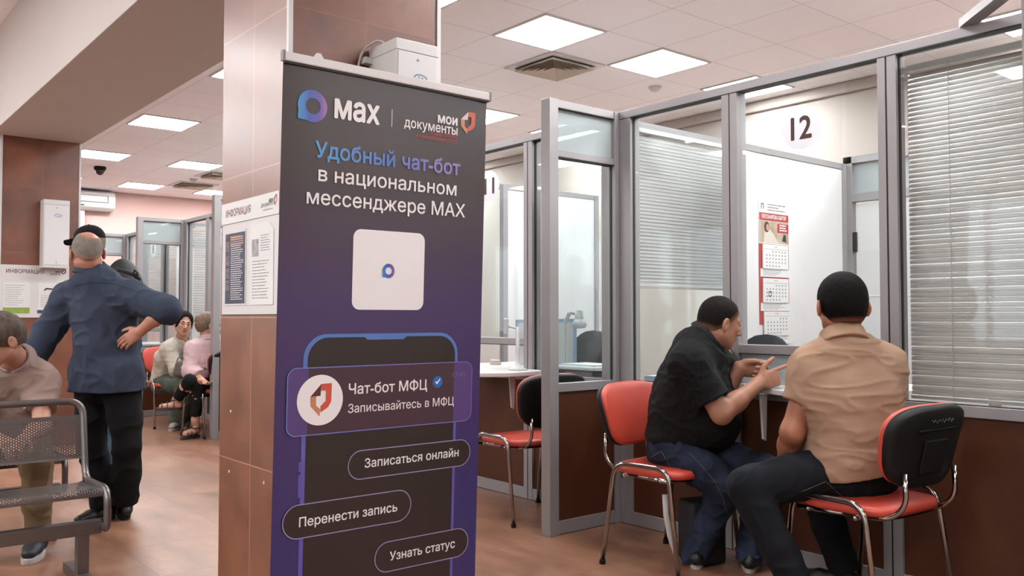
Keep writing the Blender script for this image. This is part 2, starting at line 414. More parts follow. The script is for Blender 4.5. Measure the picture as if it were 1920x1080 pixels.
# ------------------------------------------------------------------ ceiling fittings
M_PANEL = emit_mat('light_diffuser', (248, 250, 252), PANEL_EMIT)
M_LFRAME = mat('light_frame', (236, 234, 233), rough=0.4)
lx = [-14.297 + 2.4 * k for k in range(8)]
def ceiling_light(x, y, z, label, group):
    t = thing('ceiling_light', label, 'ceiling light', (x, y, z), group=group)
    h = 0.297; q = 0.278
    f = MB(); f.box(-h, h, -h, -q, -.010, 0); f.box(-h, h, q, h, -.010, 0); f.box(-h, -q, -q, q, -.010, 0); f.box(q, h, -q, q, -.010, 0)
    f.build('frame', M_LFRAME, t, world=False)
    MB().box(-q, q, -q, q, -.006, -.001).build('diffuser', M_PANEL, t, world=False)
    return t
LL = {(-4.697, 3.023): 'square lit ceiling panel cut by top edge of picture right of the tiled pillar',
      (-4.697, 4.223): 'largest square lit ceiling panel, above the square air vent',
      (-4.697, 5.423): 'square lit ceiling panel right of the air vent, above booth 12',
      (-4.697, 6.623): 'lit ceiling panel half hidden behind the top rail left of number 12',
      (-2.297, 6.623): 'sliver of lit ceiling panel beside the corner brace at top right',
      (-7.097, 5.423): 'lit ceiling panel peeking out at right edge of the banner top',
      (-7.097, 3.023): 'lit ceiling panel corner showing between beam and left edge of the tiled pillar',
      (-9.497, 3.023): 'lit ceiling panel nearest below the beam, left of the tiled pillar',
      (-11.897, 3.023): 'lit ceiling panel touching the right edge of the far pillar, above the dome camera',
      (-11.897, 4.223): 'lit ceiling panel right of the dome camera, against the near pillar edge',
      (-14.297, 4.223): 'lit ceiling panel right of the white air conditioner',
      (-14.297, 5.423): 'farthest lit ceiling panel, at the near pillar edge above booth 9'}
for x in lx:
    for y in (3.023, 4.223, 5.423, 6.623):
        k = (round(x, 3), y)
        if k in LL: ceiling_light(x, y, HC, LL[k], 'lit panels over the counters')
        else: ceiling_light(x, y, HC, 'square lit ceiling panel over the service counters, outside the picture or hidden', 'lit panels over the counters')
for x in (-13.1, -10.7, -8.3, -5.9, -3.5, -1.1, 1.3):
    for y in (-0.7, -2.2, -3.6):
        ceiling_light(x, y, HN, 'square lit ceiling panel over the waiting zone, outside the picture', 'lit panels over the waiting zone')
def vent(x, y, label):
    t = thing('air_vent', label, 'air vent', (x, y, HC), group='square air vents')
    f = MB(); a, b = .297, .24
    f.box(-a, a, -a, -b, -.012, 0); f.box(-a, a, b, a, -.012, 0); f.box(-a, -b, -b, b, -.012, 0); f.box(b, a, -b, b, -.012, 0)
    f.build('frame', M_LFRAME, t, world=False)
    MB().box(-b, b, -b, b, -.002, 0).build('backing', M_GASKET, t, world=False)
    m_v = mat('vent_louvre', (246, 234, 214), rough=0.6)
    for i in range(5):
        r1 = .235 - i * .042; r0 = r1 - .034; z1, z0 = -.036, -.014
        s = MB()
        o = [(-r1, -r1, z1), (r1, -r1, z1), (r1, r1, z1), (-r1, r1, z1)]; q = [(-r0, -r0, z0 + .012), (r0, -r0, z0 + .012), (r0, r0, z0 + .012), (-r0, r0, z0 + .012)]
        s.ring(o, q); s.ring([(p[0], p[1], p[2] - .003) for p in o], [(p[0], p[1], p[2] - .003) for p in q]); 
        if i == 4: s.poly(q)
        s.build('louvre', m_v, t, world=False)
vent(-5.297, 4.823, 'square ceiling air vent below the largest lit panel')
vent(-12.497, 4.823, 'nearer of two small far air vents, beside the near pillar edge')
vent(-13.697, 4.823, 'farther of two small far air vents, right of the air conditioner')
def detector(x, y, label):
    t = thing('smoke_detector', label, 'smoke detector', (x, y, HC), group='round smoke detectors')
    MB().lathe((0, 0, 0), [(.06, 0), (.06, -.012), (.052, -.016)], 24).build('base', M_WHITE, t, world=False)
    MB().lathe((0, 0, 0), [(.045, -.014), (.045, -.03), (.03, -.042), (0, -.044)], 24).build('sensor', M_OFFWH, t, world=False)
detector(-5.2, 5.95, 'small round white smoke detector above booth 12 glass')
detector(-13.1, 4.62, 'tiny smoke detector on far ceiling beside near pillar edge')
t = thing('dome_camera', 'black dome security camera on far ceiling by the far pillar', 'security camera', (-12.85, 3.25, HC))
MB().lathe((0, 0, 0), [(.075, 0), (.08, -.03), (.07, -.045)], 24).build('base', M_BLACKP, t, world=False)
MB().lathe((0, 0, 0), [(.064, -.04), (.06, -.07), (.042, -.10), (.018, -.115), (0, -.118)], 24).build('dome', mat('camera_dome', (14, 14, 16), rough=0.1, spec=0.8), t, world=False, smooth=True)
# air conditioner on the far pink wall
t = thing('air_conditioner', 'white wall air conditioner under the far ceiling beside the far pillar', 'air conditioner', (XL, 3.5, 2.92))
prof = [(0, 0), (.16, 0), (.23, .05), (.25, .12), (.25, .22), (.22, .29), (.16, .32), (0, .32)]
MB().prism([(XL + a, 2.85, 2.92 + h) for a, h in prof], (0, 1.2, 0)).build('body', M_OFFWH, t, bevel=0.012)
MB().box(XL + .245, XL + .258, 2.9, 3.92, 3.055, 3.15).build('outlet_panel', M_WHITEP, t)
b = MB(); b.box(XL + .247, XL + .26, 2.88, 3.94, 3.045, 3.055); b.box(XL + .247, XL + .26, 2.88, 3.94, 3.15, 3.158); b.box(XL + .247, XL + .26, 3.93, 3.94, 3.045, 3.158)
b.build('outlet_rim', mat('grey_rim', (120, 118, 118)), t)
MB().box(XL + .236, XL + .246, 3.5, 3.58, 2.985, 3.0).build('badge', M_GASKET, t)

# ------------------------------------------------------------------ partitions and counters
WY = 3.81; ZT = 2.42; ZB = 2.376; ZS0, ZS1 = 0.785, 0.832
def divider(x, label, group='glass dividers between booths'):
    """screen between two booths: x is its centre line; post towards the hall"""
    t = thing('glass_divider', label, 'divider', (x, 3.5, 0), group=group)
    MB().box(x - .037, x + .037, 3.224, 3.29, 0, ZT).build('front_post', M_ALU, t, bevel=0.003)
    MB().box(x - .034, x + .034, 3.745, 3.84, 0, ZT).build('wall_post', M_ALU, t, bevel=0.003)
    for nm, a, b in (('top_rail', ZB, ZT), ('upper_rail', 2.10, 2.139), ('sill_rail', ZS0, ZS1), ('base_rail', 0.0, .075)):
        MB().box(x - .028, x + .028, 3.29, 3.745, a, b).build(nm, M_ALU, t, bevel=0.002)
    MB().box(x - .004, x + .004, 3.285, 3.75, 2.139, ZB).build('frosted_pane', M_FROST, t)
    MB().box(x - .004, x + .004, 3.285, 3.75, ZS1, 2.10).build('glass_pane', M_GLASS, t)
    MB().box(x - .018, x + .018, 3.285, 3.75, .075, ZS0).build('lower_panel', M_BROWN, t)
    b = MB(); b.box(x - .0285, x + .0285, 3.29, 3.745, ZB - .004, ZB); b.box(x - .0285, x + .0285, 3.29, 3.745, 2.096, 2.10); b.box(x - .007, x + .007, 3.740, 3.745, ZS1, 2.10); b.box(x - .0285, x + .0285, 3.29, 3.745, -.001, .004)
    b.build('gasket', M_GASKET, t)
    return t
def frontwall(x, number, label):
    """glazed counter front of one booth; x is the divider on its left"""
    t = thing('glazed_partition', label, 'glazed partition', (x + 1.2, WY, 0), group='glazed partitions')
    o = x + 3.62
    X = lambda v: v + o
    e = X(-1.19)
    def post(a, b, nm='post', z0=0.0, z1=ZB): MB().box(X(a), X(b), WY - .03, WY + .05, z0, z1).build(nm, M_ALU, t, bevel=0.002)
    post(-3.583, -3.497); post(-2.845, -2.800); post(-2.793, -2.749); post(-1.985, -1.948); post(-1.940, -1.898); post(-1.255, -1.178)
    b = MB()
    for q in (-2.7965, -1.944): b.box(X(q) - .006, X(q) + .006, WY - .026, WY + .03, 0, ZB)
    b.box(X(-3.583), e, WY - .0305, WY + .02, ZB - .005, ZB + .0005); b.box(X(-3.583), e, WY - .0305, WY + .02, -.001, .004)
    for q0, q1 in ((-3.497, -2.845), (-1.898, -1.255)):
        b.box(X(q0), X(q0) + .004, WY - .008, WY + .008, ZS1, ZB); b.box(X(q1) - .004, X(q1), WY - .008, WY + .008, ZS1, ZB); b.box(X(q0), X(q1), WY - .012, WY + .008, ZS1, ZS1 + .004)
    b.box(X(-2.749), X(-1.985), WY - .031, WY + .02, 1.012, 1.016)
    b.build('gasket', M_GASKET, t)
    MB().box(X(-3.583), X(-1.14), WY - .03, WY + .05, ZB, ZT).build('top_rail', M_ALU, t, bevel=0.002)
    MB().box(X(-3.497), X(-2.845), WY - .03, WY + .05, ZS0, ZS1).build('sill_rail', M_ALU, t, bevel=0.002)
    MB().box(X(-2.749), X(-1.985), WY - .03, WY + .05, ZS0, ZS1).build('sill_rail', M_ALU, t, bevel=0.002)
    MB().box(X(-1.898), X(-1.255), WY - .03, WY + .05, ZS0, ZS1).build('sill_rail', M_ALU, t, bevel=0.002)
    MB().box(X(-2.749), X(-1.985), WY - .03, WY + .05, 1.016, 1.06).build('transom', M_ALU, t, bevel=0.002)
    for q0, q1 in ((-3.497, -2.845), (-2.749, -1.985), (-1.898, -1.255)):
        MB().box(X(q0), X(q1), WY - .028, WY + .03, 0, .075).build('base_rail', M_ALU, t, bevel=0.002)
        MB().box(X(q0), X(q1), WY - .012, WY + .012, .075, ZS0).build('lower_panel', M_BROWN, t)
    MB().box(X(-3.497), X(-2.845), WY - .004, WY + .004, ZS1, ZB).build('glass_pane', M_GLASS, t)
    MB().box(X(-2.749), X(-1.985), WY - .004, WY + .004, 1.06, ZB).build('glass_pane', M_GLASS, t)
    MB().box(X(-1.898), X(-1.255), WY - .004, WY + .004, ZS1, ZB).build('glass_pane', M_GLASS, t)
    if number == '12': MB().box(X(-2.749), X(-1.985), WY - .003, WY + .003, .862, 1.016).build('frosted_pane', M_FROST, t)
    c = V(X(-2.388), WY - .0052, 2.13)
    d = MB(); d.poly([c + .108 * V(math.cos(a), 0, math.sin(a)) for a in np.linspace(0, 2 * math.pi, 49)[:-1]])
    st = d.build('number_sticker', M_STICK, t)
    st['label'] = 'round white sticker with number ' + number
    wd = .115 if len(number) > 1 else .06
    lt = lettering('digits', number, c + V(0, -.0006, -.055), (1, 0, 0), (0, 0, 1), M_DARKTXT, st, width=wd, height=.115, align='C', bold=0.022)
    # fixed glazed screen behind the counter, on the line of the divider
    s = thing('rear_screen', 'glazed screen with aluminium rail behind the counter, left side of booth ' + number, 'divider', (x, 4.4, 0), group='rear glass screens')
    MB().box(x - .02, x + .02, 3.85, 5.0, 2.352, 2.395).build('top_rail', M_ALU, s)
    MB().box(x - .02, x + .02, 4.96, 5.0, 0, 2.352).build('post', M_ALU, s)
    MB().box(x - .004, x + .004, 3.86, 4.96, .80, 2.352).build('glass_pane', M_GLASS, s)
    MB().box(x - .015, x + .015, 3.86, 4.96, 0, .80).build('lower_panel', M_WHITEP, s)
    return t
def blind(p0, p1, z0, z1, pitch, label, tiltdeg=62, width=0.025, group='venetian blinds', cords=(0.28,), m=None):
    """venetian blind hanging between two plan points"""
    p0, p1 = V(*p0), V(*p1); du = nrm(V(p1[0] - p0[0], p1[1] - p0[1], 0)); n = V(du[1], -du[0], 0); L = np.linalg.norm(p1[:2] - p0[:2])
    t = thing('venetian_blind', label, 'blind', ((p0[0] + p1[0]) / 2, (p0[1] + p1[1]) / 2, z0), group=group)
    b0 = V(p0[0], p0[1], 0)
    rnd = random.Random(int(abs(p0[0]) * 1000))
    s = MB(); nsl = int((z1 - z0 - .05) / pitch); a = math.radians(tiltdeg)
    for i in range(nsl):
        z = z0 + .02 + pitch * (i + .5); aa = a + rnd.uniform(-.05, .05); dz = rnd.uniform(-.0015, .0015)
        pr = [(-width / 2, 0), (-width / 4, .0026), (0, .0034), (width / 4, .0026), (width / 2, 0), (width / 4, .0020), (0, .0028), (-width / 4, .0020)]
        pts = []
        for u_, h_ in pr:
            off = u_ * math.cos(aa) - h_ * math.sin(aa); hh = u_ * math.sin(aa) + h_ * math.cos(aa)
            pts.append(b0 + n * off + V(0, 0, z + hh + dz))
        s.prism(pts, du * L)
    s.build('slats', m or M_BLIND, t)
    c = b0 + du * L / 2
    MB().obox(c + V(0, 0, z1 - .013), (du, n, (0, 0, 1)), (L / 2, .013, .013)).build('head_rail', M_OFFWH, t)
    MB().obox(c + V(0, 0, z0 + .008), (du, n, (0, 0, 1)), (L / 2, .012, .007)).build('bottom_rail', M_BLIND, t)
    for q in cords:
        pt = b0 + du * L * q + n * .014
        MB().tube([pt + V(0, 0, z1 - .02), pt + V(.001, 0, (z0 + z1) / 2), pt + V(0, 0, z0 - .0)], .0016, 6).build('ladder_cord', M_CORD, t)
    return t
def plate_desk(x, label, full=True):
    """worktop through the opening of one booth, held by tapered brackets"""
    o = x + 3.62; X = lambda v: v + o
    t = thing('counter_desk', label, 'desk', (X(-2.36), WY, 0), group='white counter desks')
    if full: front = bez([(-2.745, 3.77, 0), (-2.29, 3.525, 0), (-1.80, 3.24, 0), (-1.68, 3.42, 0), (-1.74, 3.775, 0), (-1.985, 3.775, 0)], .14, 7)
    else: front = bez([(-2.745, 3.77, 0), (-2.33, 3.555, 0), (-2.17, 3.53, 0), (-2.09, 3.775, 0), (-1.985, 3.775, 0)], .07, 7)
    pts = [(p[0], p[1]) for p in front] + [(-1.985, 4.45), (-2.745, 4.45)]
    MB().prism([(X(a), b, .834) for a, b in pts], (0, 0, .024)).build('worktop', M_DESK, t, bevel=0.003)
    for v in (-2.50, -2.06 if not full else -1.925):
        b = MB(); b.prism([(X(v) - .006, 3.655, .833), (X(v) - .006, 3.605, .833), (X(v) - .006, 3.625, .615), (X(v) - .006, 3.645, .605)], (.012, 0, 0))
        b.box(X(v) - .018, X(v) + .018, 3.60, WY - .03, .828, .834)
        b.build('bracket', M_OFFWH, t)
    return t
PITCH_B = 2.48
BX = [-3.62 - PITCH_B * k for k in range(5)]
DL = ['glass divider between booths 11 and 12, nearest whole one', 'glass divider between booths 10 and 11, hidden by the banner', 'glass divider left of the near pillar with a woman in pink behind its post', 'glass divider standing left of number 8 sticker, with frosted top pane', 'farthest glass divider, above the shoulder of the man in navy']
for k, x in enumerate(BX):
    divider(x, DL[k]); frontwall(x, str(12 - k), 'glazed counter front of booth %d with brown base and number sticker' % (12 - k))
    plate_desk(x, ['white counter desk of booth 12 between the two seated men', 'white counter desk of booth 11 right of the banner', 'white counter desk of booth 10, hidden by banner and pillar', 'white counter desk of booth 9 in front of the seated women', 'white counter desk of booth 8 behind the standing man'][k], k > 0)
dv = divider(-1.14, 'glass divider at the right edge of picture, only its front post showing')
# corner brace over booth 12
t = thing('corner_brace', 'diagonal aluminium brace between top rails at top right corner', 'brace', (-1.35, 3.6, ZT))
a0, a1 = V(-1.60, 3.80, 0), V(-1.14, 3.34, 0); dd = nrm(a1 - a0); nn = V(-dd[1], dd[0], 0) * .03
MB().prism([a0 - nn + V(0, 0, ZT + .001), a0 + nn + V(0, 0, ZT + .001), a1 + nn + V(0, 0, ZT + .001), a1 - nn + V(0, 0, ZT + .001)], (0, 0, .035)).build('bar', M_ALU, t)
b = MB()
for q in (a0 + dd * .05, a1 - dd * .05): b.cyl(q + V(0, 0, ZT + .036), q + V(0, 0, ZT + .041), .008, n=10)
b.build('screw_heads', M_CHROME, t)
# blinds: full one at right of booth 12, half raised ones on the rear screens
blind((-1.895, 3.885, 0), (-1.235, 3.885, 0), .838, 2.335, .0215, 'closed venetian blind behind right window of booth 12', tiltdeg=-64)
BLL = ['half raised pale venetian blind behind the man in black polo', 'half raised venetian blind in booth 11, hidden by the banner', 'half raised venetian blind in booth 10, hidden by the pillar', 'half raised pale venetian blind behind the woman in cream blouse', 'half raised pale venetian blind behind the number 8 sticker']
for k, x in enumerate(BX):
    if k == 1: continue
    blind((x + .05, 4.90, 0), (x + .05, 3.90, 0), 1.375 if k == 0 else 1.1, 2.345, .0215 if k < 2 else .03, BLL[k], tiltdeg=-72, m=M_BLIND2, cords=(.3, .8))
# white panels behind the counters
def white_screen(x, y0, y1, top, label, front=False):
    t = thing('white_screen', label, 'screen', (x, (y0 + y1) / 2, 0), group='white screens behind the counters')
    MB().box(x - .014, x + .014, y0, y1, .06, top - .04).build('panel', M_WHITEP, t)
    MB().box(x - .02, x + .02, y0, y1, top - .04, top).build('top_rail', M_ALU, t)
    MB().box(x - .02, x + .02, y0, y1, 0, .06).build('base_rail', M_ALU, t)
    if front: MB().box(x - .025, x + .025, y0 - .05, y0, 0, top).build('post', M_ALU, t)
    MB().box(x - .025, x + .025, y1, y1 + .05, 0, top).build('post', M_ALU, t)
white_screen(-3.30, 4.42, 5.74, 2.29, 'white screen behind booth 12 counter with the calendar on it')
white_screen(-5.78, 4.70, 5.74, 2.33, 'white screen behind booth 11 counter, seen through the divider glass', True)
white_screen(-8.26, 4.42, 5.74, 2.29, 'white screen behind booth 10 counter, hidden by the pillar')
white_screen(-10.74, 4.42, 5.74, 2.29, 'white screen behind booth 9 counter above the two women')
white_screen(-13.22, 4.42, 5.74, 2.29, 'white screen behind booth 8 counter, seen through far divider')
# rear partition of booth 12 with a white door and a small window over it
RY = 5.80
t = thing('rear_partition', 'rear aluminium partition with white door and small top window behind booth 12', 'partition', (-2.3, RY, 0))
for nm, a in (('post', (-3.30, -3.235)), ('post', (-2.33, -2.27)), ('post', (-1.16, -1.11))): MB().box(a[0], a[1], RY - .015, RY + .045, 0, 2.34).build(nm, M_ALU, t, bevel=0.002)
MB().box(-3.30, -1.11, RY - .015, RY + .045, 2.29, 2.34).build('top_rail', M_ALU, t, bevel=0.002)
MB().box(-3.235, -2.33, RY - .015, RY + .045, 2.015, 2.075).build('door_head', M_ALU, t, bevel=0.002)
MB().box(-3.235, -2.33, RY + .01, RY + .018, 2.075, 2.29).build('top_window', M_FROST, t)
MB().box(-2.27, -1.16, RY + .005, RY + .025, 0, 2.29).build('panel', M_WHITEP, t)
dr = MB().box(-3.215, -2.345, RY, RY + .03, .01, 2.0).build('door_leaf', M_WHITEP, t, bevel=0.003)
MB().box(-3.20, -2.36, RY - .004, RY, 1.345, 1.353).build('door_seam', mat('bright_strip', (252, 252, 252)), dr)
MB().box(-3.23, -3.205, RY - .02, RY, 1.66, 1.80).build('hinge', M_GASKET, dr)
lettering('scribble', 'Шкаф №2', (-3.00, RY - .016, 2.035), (1, 0, 0), (0, 0, 1), M_GREYTXT, t, width=.16, height=.034, shear=.2)
# ------------------------------------------------------------------ visitor chairs
def disc_pad(front, cy, rings, fn):
    """closed pad from a rounded outline: fn(y, z, r, side) gives the point"""
    pass
def make_chair(label, loc, rz):
    """facing +x; origin on the floor under the seat centre"""
    t = thing('visitor_chair', label, 'chair', loc, rz, group='red visitor chairs with chrome legs')
    # seat cushion: rounded pad with a soft crown
    def pad(outline, top, bot, crown, nm, m, rise=lambda x, y: 0.0):
        b = MB(); n = len(outline); R = [1.0, .985, .93, .8, .55, .25]; vs = []
        prof = [(1.0, 0.0), (1.0, .55), (.985, .82), (.95, 1.0), (.75, 1.0), (.4, 1.0)]
        for r, h in prof:
            for x, y in outline:
                xx, yy = x * r, y * r
                vs.append((xx, yy, bot + (top - bot) * h + crown * (1 - r * r) + rise(xx, yy)))
        fs = [(i * n + k, i * n + (k + 1) % n, (i + 1) * n + (k + 1) % n, (i + 1) * n + k) for i in range(len(prof) - 1) for k in range(n)]
        vs.append((0, 0, top + crown + rise(0, 0))); c = len(vs) - 1
        fs += [((len(prof) - 1) * n + k, (len(prof) - 1) * n + (k + 1) % n, c) for k in range(n)]
        fs.append(tuple(range(n - 1, -1, -1)))
        b.add(vs, fs); return b.build(nm, m, t, world=False, smooth=True)
    def sup(a, b_, e, n=48, taper=0.0):
        out = []
        for k in range(n):
            q = 2 * math.pi * k / n; c, s_ = math.cos(q), math.sin(q)
            x = a * abs(c) ** (2 / e) * (1 if c >= 0 else -1); y = b_ * abs(s_) ** (2 / e) * (1 if s_ >= 0 else -1)
            out.append((x, y * (1 + taper * x / a)))
        return out
    pad(sup(.215, .235, 4.2, taper=.04), .482, .448, .008, 'seat', M_RED, rise=lambda x, y: -.10 * max(0, x - .12) ** 1.0 * .3)
    pad(sup(.205, .225, 4.2, taper=.04), .449, .436, 0.0, 'seat_shell', M_BLACKP)
    # back: tilted curved pad in front of a black shell
    def back(nm, m, d0, d1, sc, crown):
        o = sup(.160, .240, 3.4, taper=.12); n = len(o); b = MB(); vs = []
        prof = [(1.0, d0), (1.0, d0 + (d1 - d0) * .6), (.975, d0 + (d1 - d0) * .9), (.93, d1), (.7, d1), (.35, d1)]
        def P_(a, y, d):
            a *= sc; y *= sc
            ang = math.radians(13)
            z = .712 + a * math.cos(ang) + d * math.sin(ang); x = -.238 - a * math.sin(ang) + d * math.cos(ang) + .45 * y * y * .9 - .25 * (a / .158) ** 2 * .05
            return (x, y, z)
        for r, d in prof:
            for a, y in o: vs.append(P_(a * r, y * r, d + crown * (1 - r * r) * (1 if d1 > d0 else -1)))
        fs = [(i * n + k, i * n + (k + 1) % n, (i + 1) * n + (k + 1) % n, (i + 1) * n + k) for i in range(len(prof) - 1) for k in range(n)]
        vs.append(P_(0, 0, d1 + crown * (1 if d1 > d0 else -1))); c = len(vs) - 1
        fs += [((len(prof) - 1) * n + k, (len(prof) - 1) * n + (k + 1) % n, c) for k in range(n)]
        fs.append(tuple(range(n - 1, -1, -1)))
        b.add(vs, fs); return b.build(nm, m, t, world=False, smooth=True)
    back('backrest', M_RED, 0.0, .026, 1.0, .006)
    sh = back('backrest_shell', M_BLACKP, 0.001, -.034, 1.005, .010)
    ang = math.radians(13); axu = V(-math.sin(ang), 0, math.cos(ang)); axn = V(-math.cos(ang), 0, -math.sin(ang))
    b = MB(); c0 = V(-.238, 0, .712)
    b.obox(c0 + axn * .043 + axu * .075, ((0, 1, 0), axu, axn), (.13, .0035, .004)); b.obox(c0 + axn * .046 - axu * .03, ((0, 1, 0), axu, axn), (.075, .065, .005))
    b.build('moulded_ribs', M_BLACKP, sh, world=False, bevel=0.003)
    for s in (-1, 1):
        path = bez([(.225, s * .268, .004), (.165, s * .258, .497), (-.145, s * .258, .497), (-.215, s * .268, .004)], .075, 8)
        f = MB().tube(path, .0125, 12, up=(0, s, 0), flat=.75).build('side_frame', M_CHROME, t, world=False, smooth=True)
        for x in (.225, -.215):
            MB().cyl((x, s * .268, 0), (x - .002 * np.sign(x), s * .268, .022), .015, n=14).build('foot_cap', M_BLACKP, f, world=False)
        MB().tube(bez([(.155, s * .245, .440), (-.04, s * .215, .440), (-.20, s * .175, .440), (-.268, s * .175, .50), (-.262, s * .175, .62)], .06, 7), .0105, 10, up=(0, 1, 0), flat=.8).build('back_support', M_CHROME, t, world=False, smooth=True)
    b = MB(); b.cyl((.11, -.252, .438), (.11, .252, .438), .010); b.cyl((-.10, -.252, .438), (-.10, .252, .438), .010)
    b.build('cross_bars', M_CHROME, t, world=False, smooth=True)
    return t
ch = make_chair('red visitor chair under the man in the black polo shirt', (-2.86, 3.37, 0), math.radians(6))
c2_ = dup(ch, (-1.842, 3.388, 0), math.radians(176), 'red visitor chair with black back shell, under the man in beige')
b = MB(); _a = math.radians(13); _n = V(-math.cos(_a), 0, -math.sin(_a)); _u = V(-math.sin(_a), 0, math.cos(_a)); _c = V(-.238, 0, .712) + _n * .0445 + _u * .11
b.tube([_c + V(0, -.10 + .0085 * k, 0) + _u * (.007 * math.sin(k * 2.1) + .003 * math.sin(k * 5.3)) for k in range(20)], .0012, 5)
b.build('chalk_scribble', M_GREYTXT, c2_, world=False)
dup(ch, (-4.09, 3.49, 0), math.radians(178), 'empty red visitor chair between the banner and the nearest divider post')
dup(ch, (-9.95, 3.30, 0), math.radians(3), 'red visitor chair under the woman in the cream blouse')
dup(ch, (-8.86, 3.40, 0), math.radians(190), 'red visitor chair under the woman in pink')

# ------------------------------------------------------------------ waiting benches of perforated metal
def perf_mat():
    m = bpy.data.materials.new('perforated_metal'); m.use_nodes = True
    nt = m.node_tree; N = nt.nodes; L = nt.links; b = N['Principled BSDF']
    b.inputs['Base Color'].default_value = srgb(150, 143, 141); b.inputs['Roughness'].default_value = .34; b.inputs['Metallic'].default_value = .7
    uv = N.new('ShaderNodeUVMap'); sp = N.new('ShaderNodeSeparateXYZ'); L.new(uv.outputs[0], sp.inputs[0])
    def ma(op, a, c):
        n = N.new('ShaderNodeMath'); n.operation = op
        for i, v in enumerate((a, c)):
            if isinstance(v, (int, float)): n.inputs[i].default_value = v
            else: L.new(v, n.inputs[i])
        return n.outputs[0]
    P = .0125
    def grid(ox, oy):
        u = ma('SUBTRACT', ma('FRACT', ma('ADD', ma('DIVIDE', sp.outputs[0], P * 1.732), ox), 0), .5); v = ma('SUBTRACT', ma('FRACT', ma('ADD', ma('DIVIDE', sp.outputs[1], P), oy), 0), .5)
        u = ma('MULTIPLY', u, P * 1.732); v = ma('MULTIPLY', v, P)
        return ma('LESS_THAN', ma('ADD', ma('MULTIPLY', u, u), ma('MULTIPLY', v, v)), .0031 ** 2)
    hole = ma('MAXIMUM', grid(0, 0), grid(.5, .5))
    # solid margin: uv z unused, use second map through attribute
    at_ = N.new('ShaderNodeAttribute'); at_.attribute_name = 'margin'
    hole = ma('MULTIPLY', hole, ma('GREATER_THAN', at_.outputs['Fac'], .5))
    tr = N.new('ShaderNodeBsdfTransparent'); mx = N.new('ShaderNodeMixShader')
    L.new(hole, mx.inputs[0]); L.new(b.outputs[0], mx.inputs[1]); L.new(tr.outputs[0], mx.inputs[2]); L.new(mx.outputs[0], N['Material Output'].inputs[0])
    return m
M_PERF = perf_mat()
def perf_plate(name, prof, y0, y1, parent):
    """sheet bent along a profile in xz, holes away from its edges"""
    prof = [V(p[0], 0, p[1]) for p in prof]; L = [0.0]
    for i in range(1, len(prof)): L.append(L[-1] + np.linalg.norm(prof[i] - prof[i - 1]))
    ys = [y0, y0 + .022, y1 - .022, y1]; vs = []; fs = []; uv = []; mg = []
    for i, p in enumerate(prof):
        for y in ys: vs.append((p[0], y, p[2])); uv.append((y, L[i]))
    n = len(ys)
    for i in range(len(prof) - 1):
        for k in range(n - 1): fs.append((i * n + k, i * n + k + 1, (i + 1) * n + k + 1, (i + 1) * n + k)); mg.append(1.0 if (k == 1 and L[i] > .014 and L[i + 1] < L[-1] - .014) else 0.0)
    me = bpy.data.meshes.new(name); me.from_pydata(vs, [], fs); me.update()
    ul = me.uv_layers.new(name='UVMap')
    for p in me.polygons:
        for li in p.loop_indices: ul.data[li].uv = uv[me.loops[li].vertex_index]
    a = me.attributes.new('margin', 'FLOAT', 'FACE'); a.data.foreach_set('value', mg)
    o = link(name, me, M_PERF, parent, world=False, smooth=True)
    return o
def make_bench(label, loc):
    """row of three seats facing +x; origin under the right end of the seat front"""
    t = thing('waiting_bench', label, 'bench', loc, group='perforated metal waiting benches')
    W = .53
    for k in range(3):
        y1 = -.02 - k * .565; y0 = y1 - W
        sp = [(.005, .395), (.008, .412), (-.002, .424), (-.02, .429)] + [(-.02 - .33 * q, .429 - .022 * math.sin(q * math.pi * .5)) for q in (.05, .1, .25, .5, .75, .93, .98, 1.0)]
        perf_plate('seat', sp, y0, y1, t)
        bp = [(-.392, .515), (-.399, .520)] + [(-.40 - .035 * q, .525 + .19 * q) for q in (0, .06, .25, .5, .75, .93, 1.0)] + [(-.437, .722)]
        perf_plate('backrest', bp, y0 + .005, y1 - .005, t)
        r = .0165; e0, e1 = y0 - .008, y1 + .008
        half = lambda y: [(-.06, y, .245), (.018, y, .245), (.018, y, .425), (-.37, y, .415), (-.445, y, .79)]
        path = bez(half(e0) + half(e1)[::-1], .075, 8)
        MB().tube(path, r, 12).build('tube_frame', M_STEEL, t, world=False, smooth=True)
    MB().box(-.115, -.06, -1.72, -.015, .215, .275).build('beam', M_STEEL, t, world=False, bevel=0.003)
    MB().cyl((-.06, -.03, .245), (-.048, -.03, .245), .016).build('end_bolt', M_STEEL, t, world=False)
    for y in (-.09, -1.62):
        b = MB(); b.box(-.113, -.062, y - .025, y + .025, .04, .215)
        lg = b.build('leg', M_STEEL, t, world=False, bevel=0.003)
        MB().box(-.33, .10, y - .025, y + .025, .0, .045).build('foot_bar', M_STEEL, lg, world=False, bevel=0.003)
    return t
bn = make_bench('empty grey perforated metal bench in the left foreground', (-4.245, 1.135, 0))
dup(bn, (-5.33, 1.20, 0), 0.0, 'grey metal bench under the seated man at left edge')

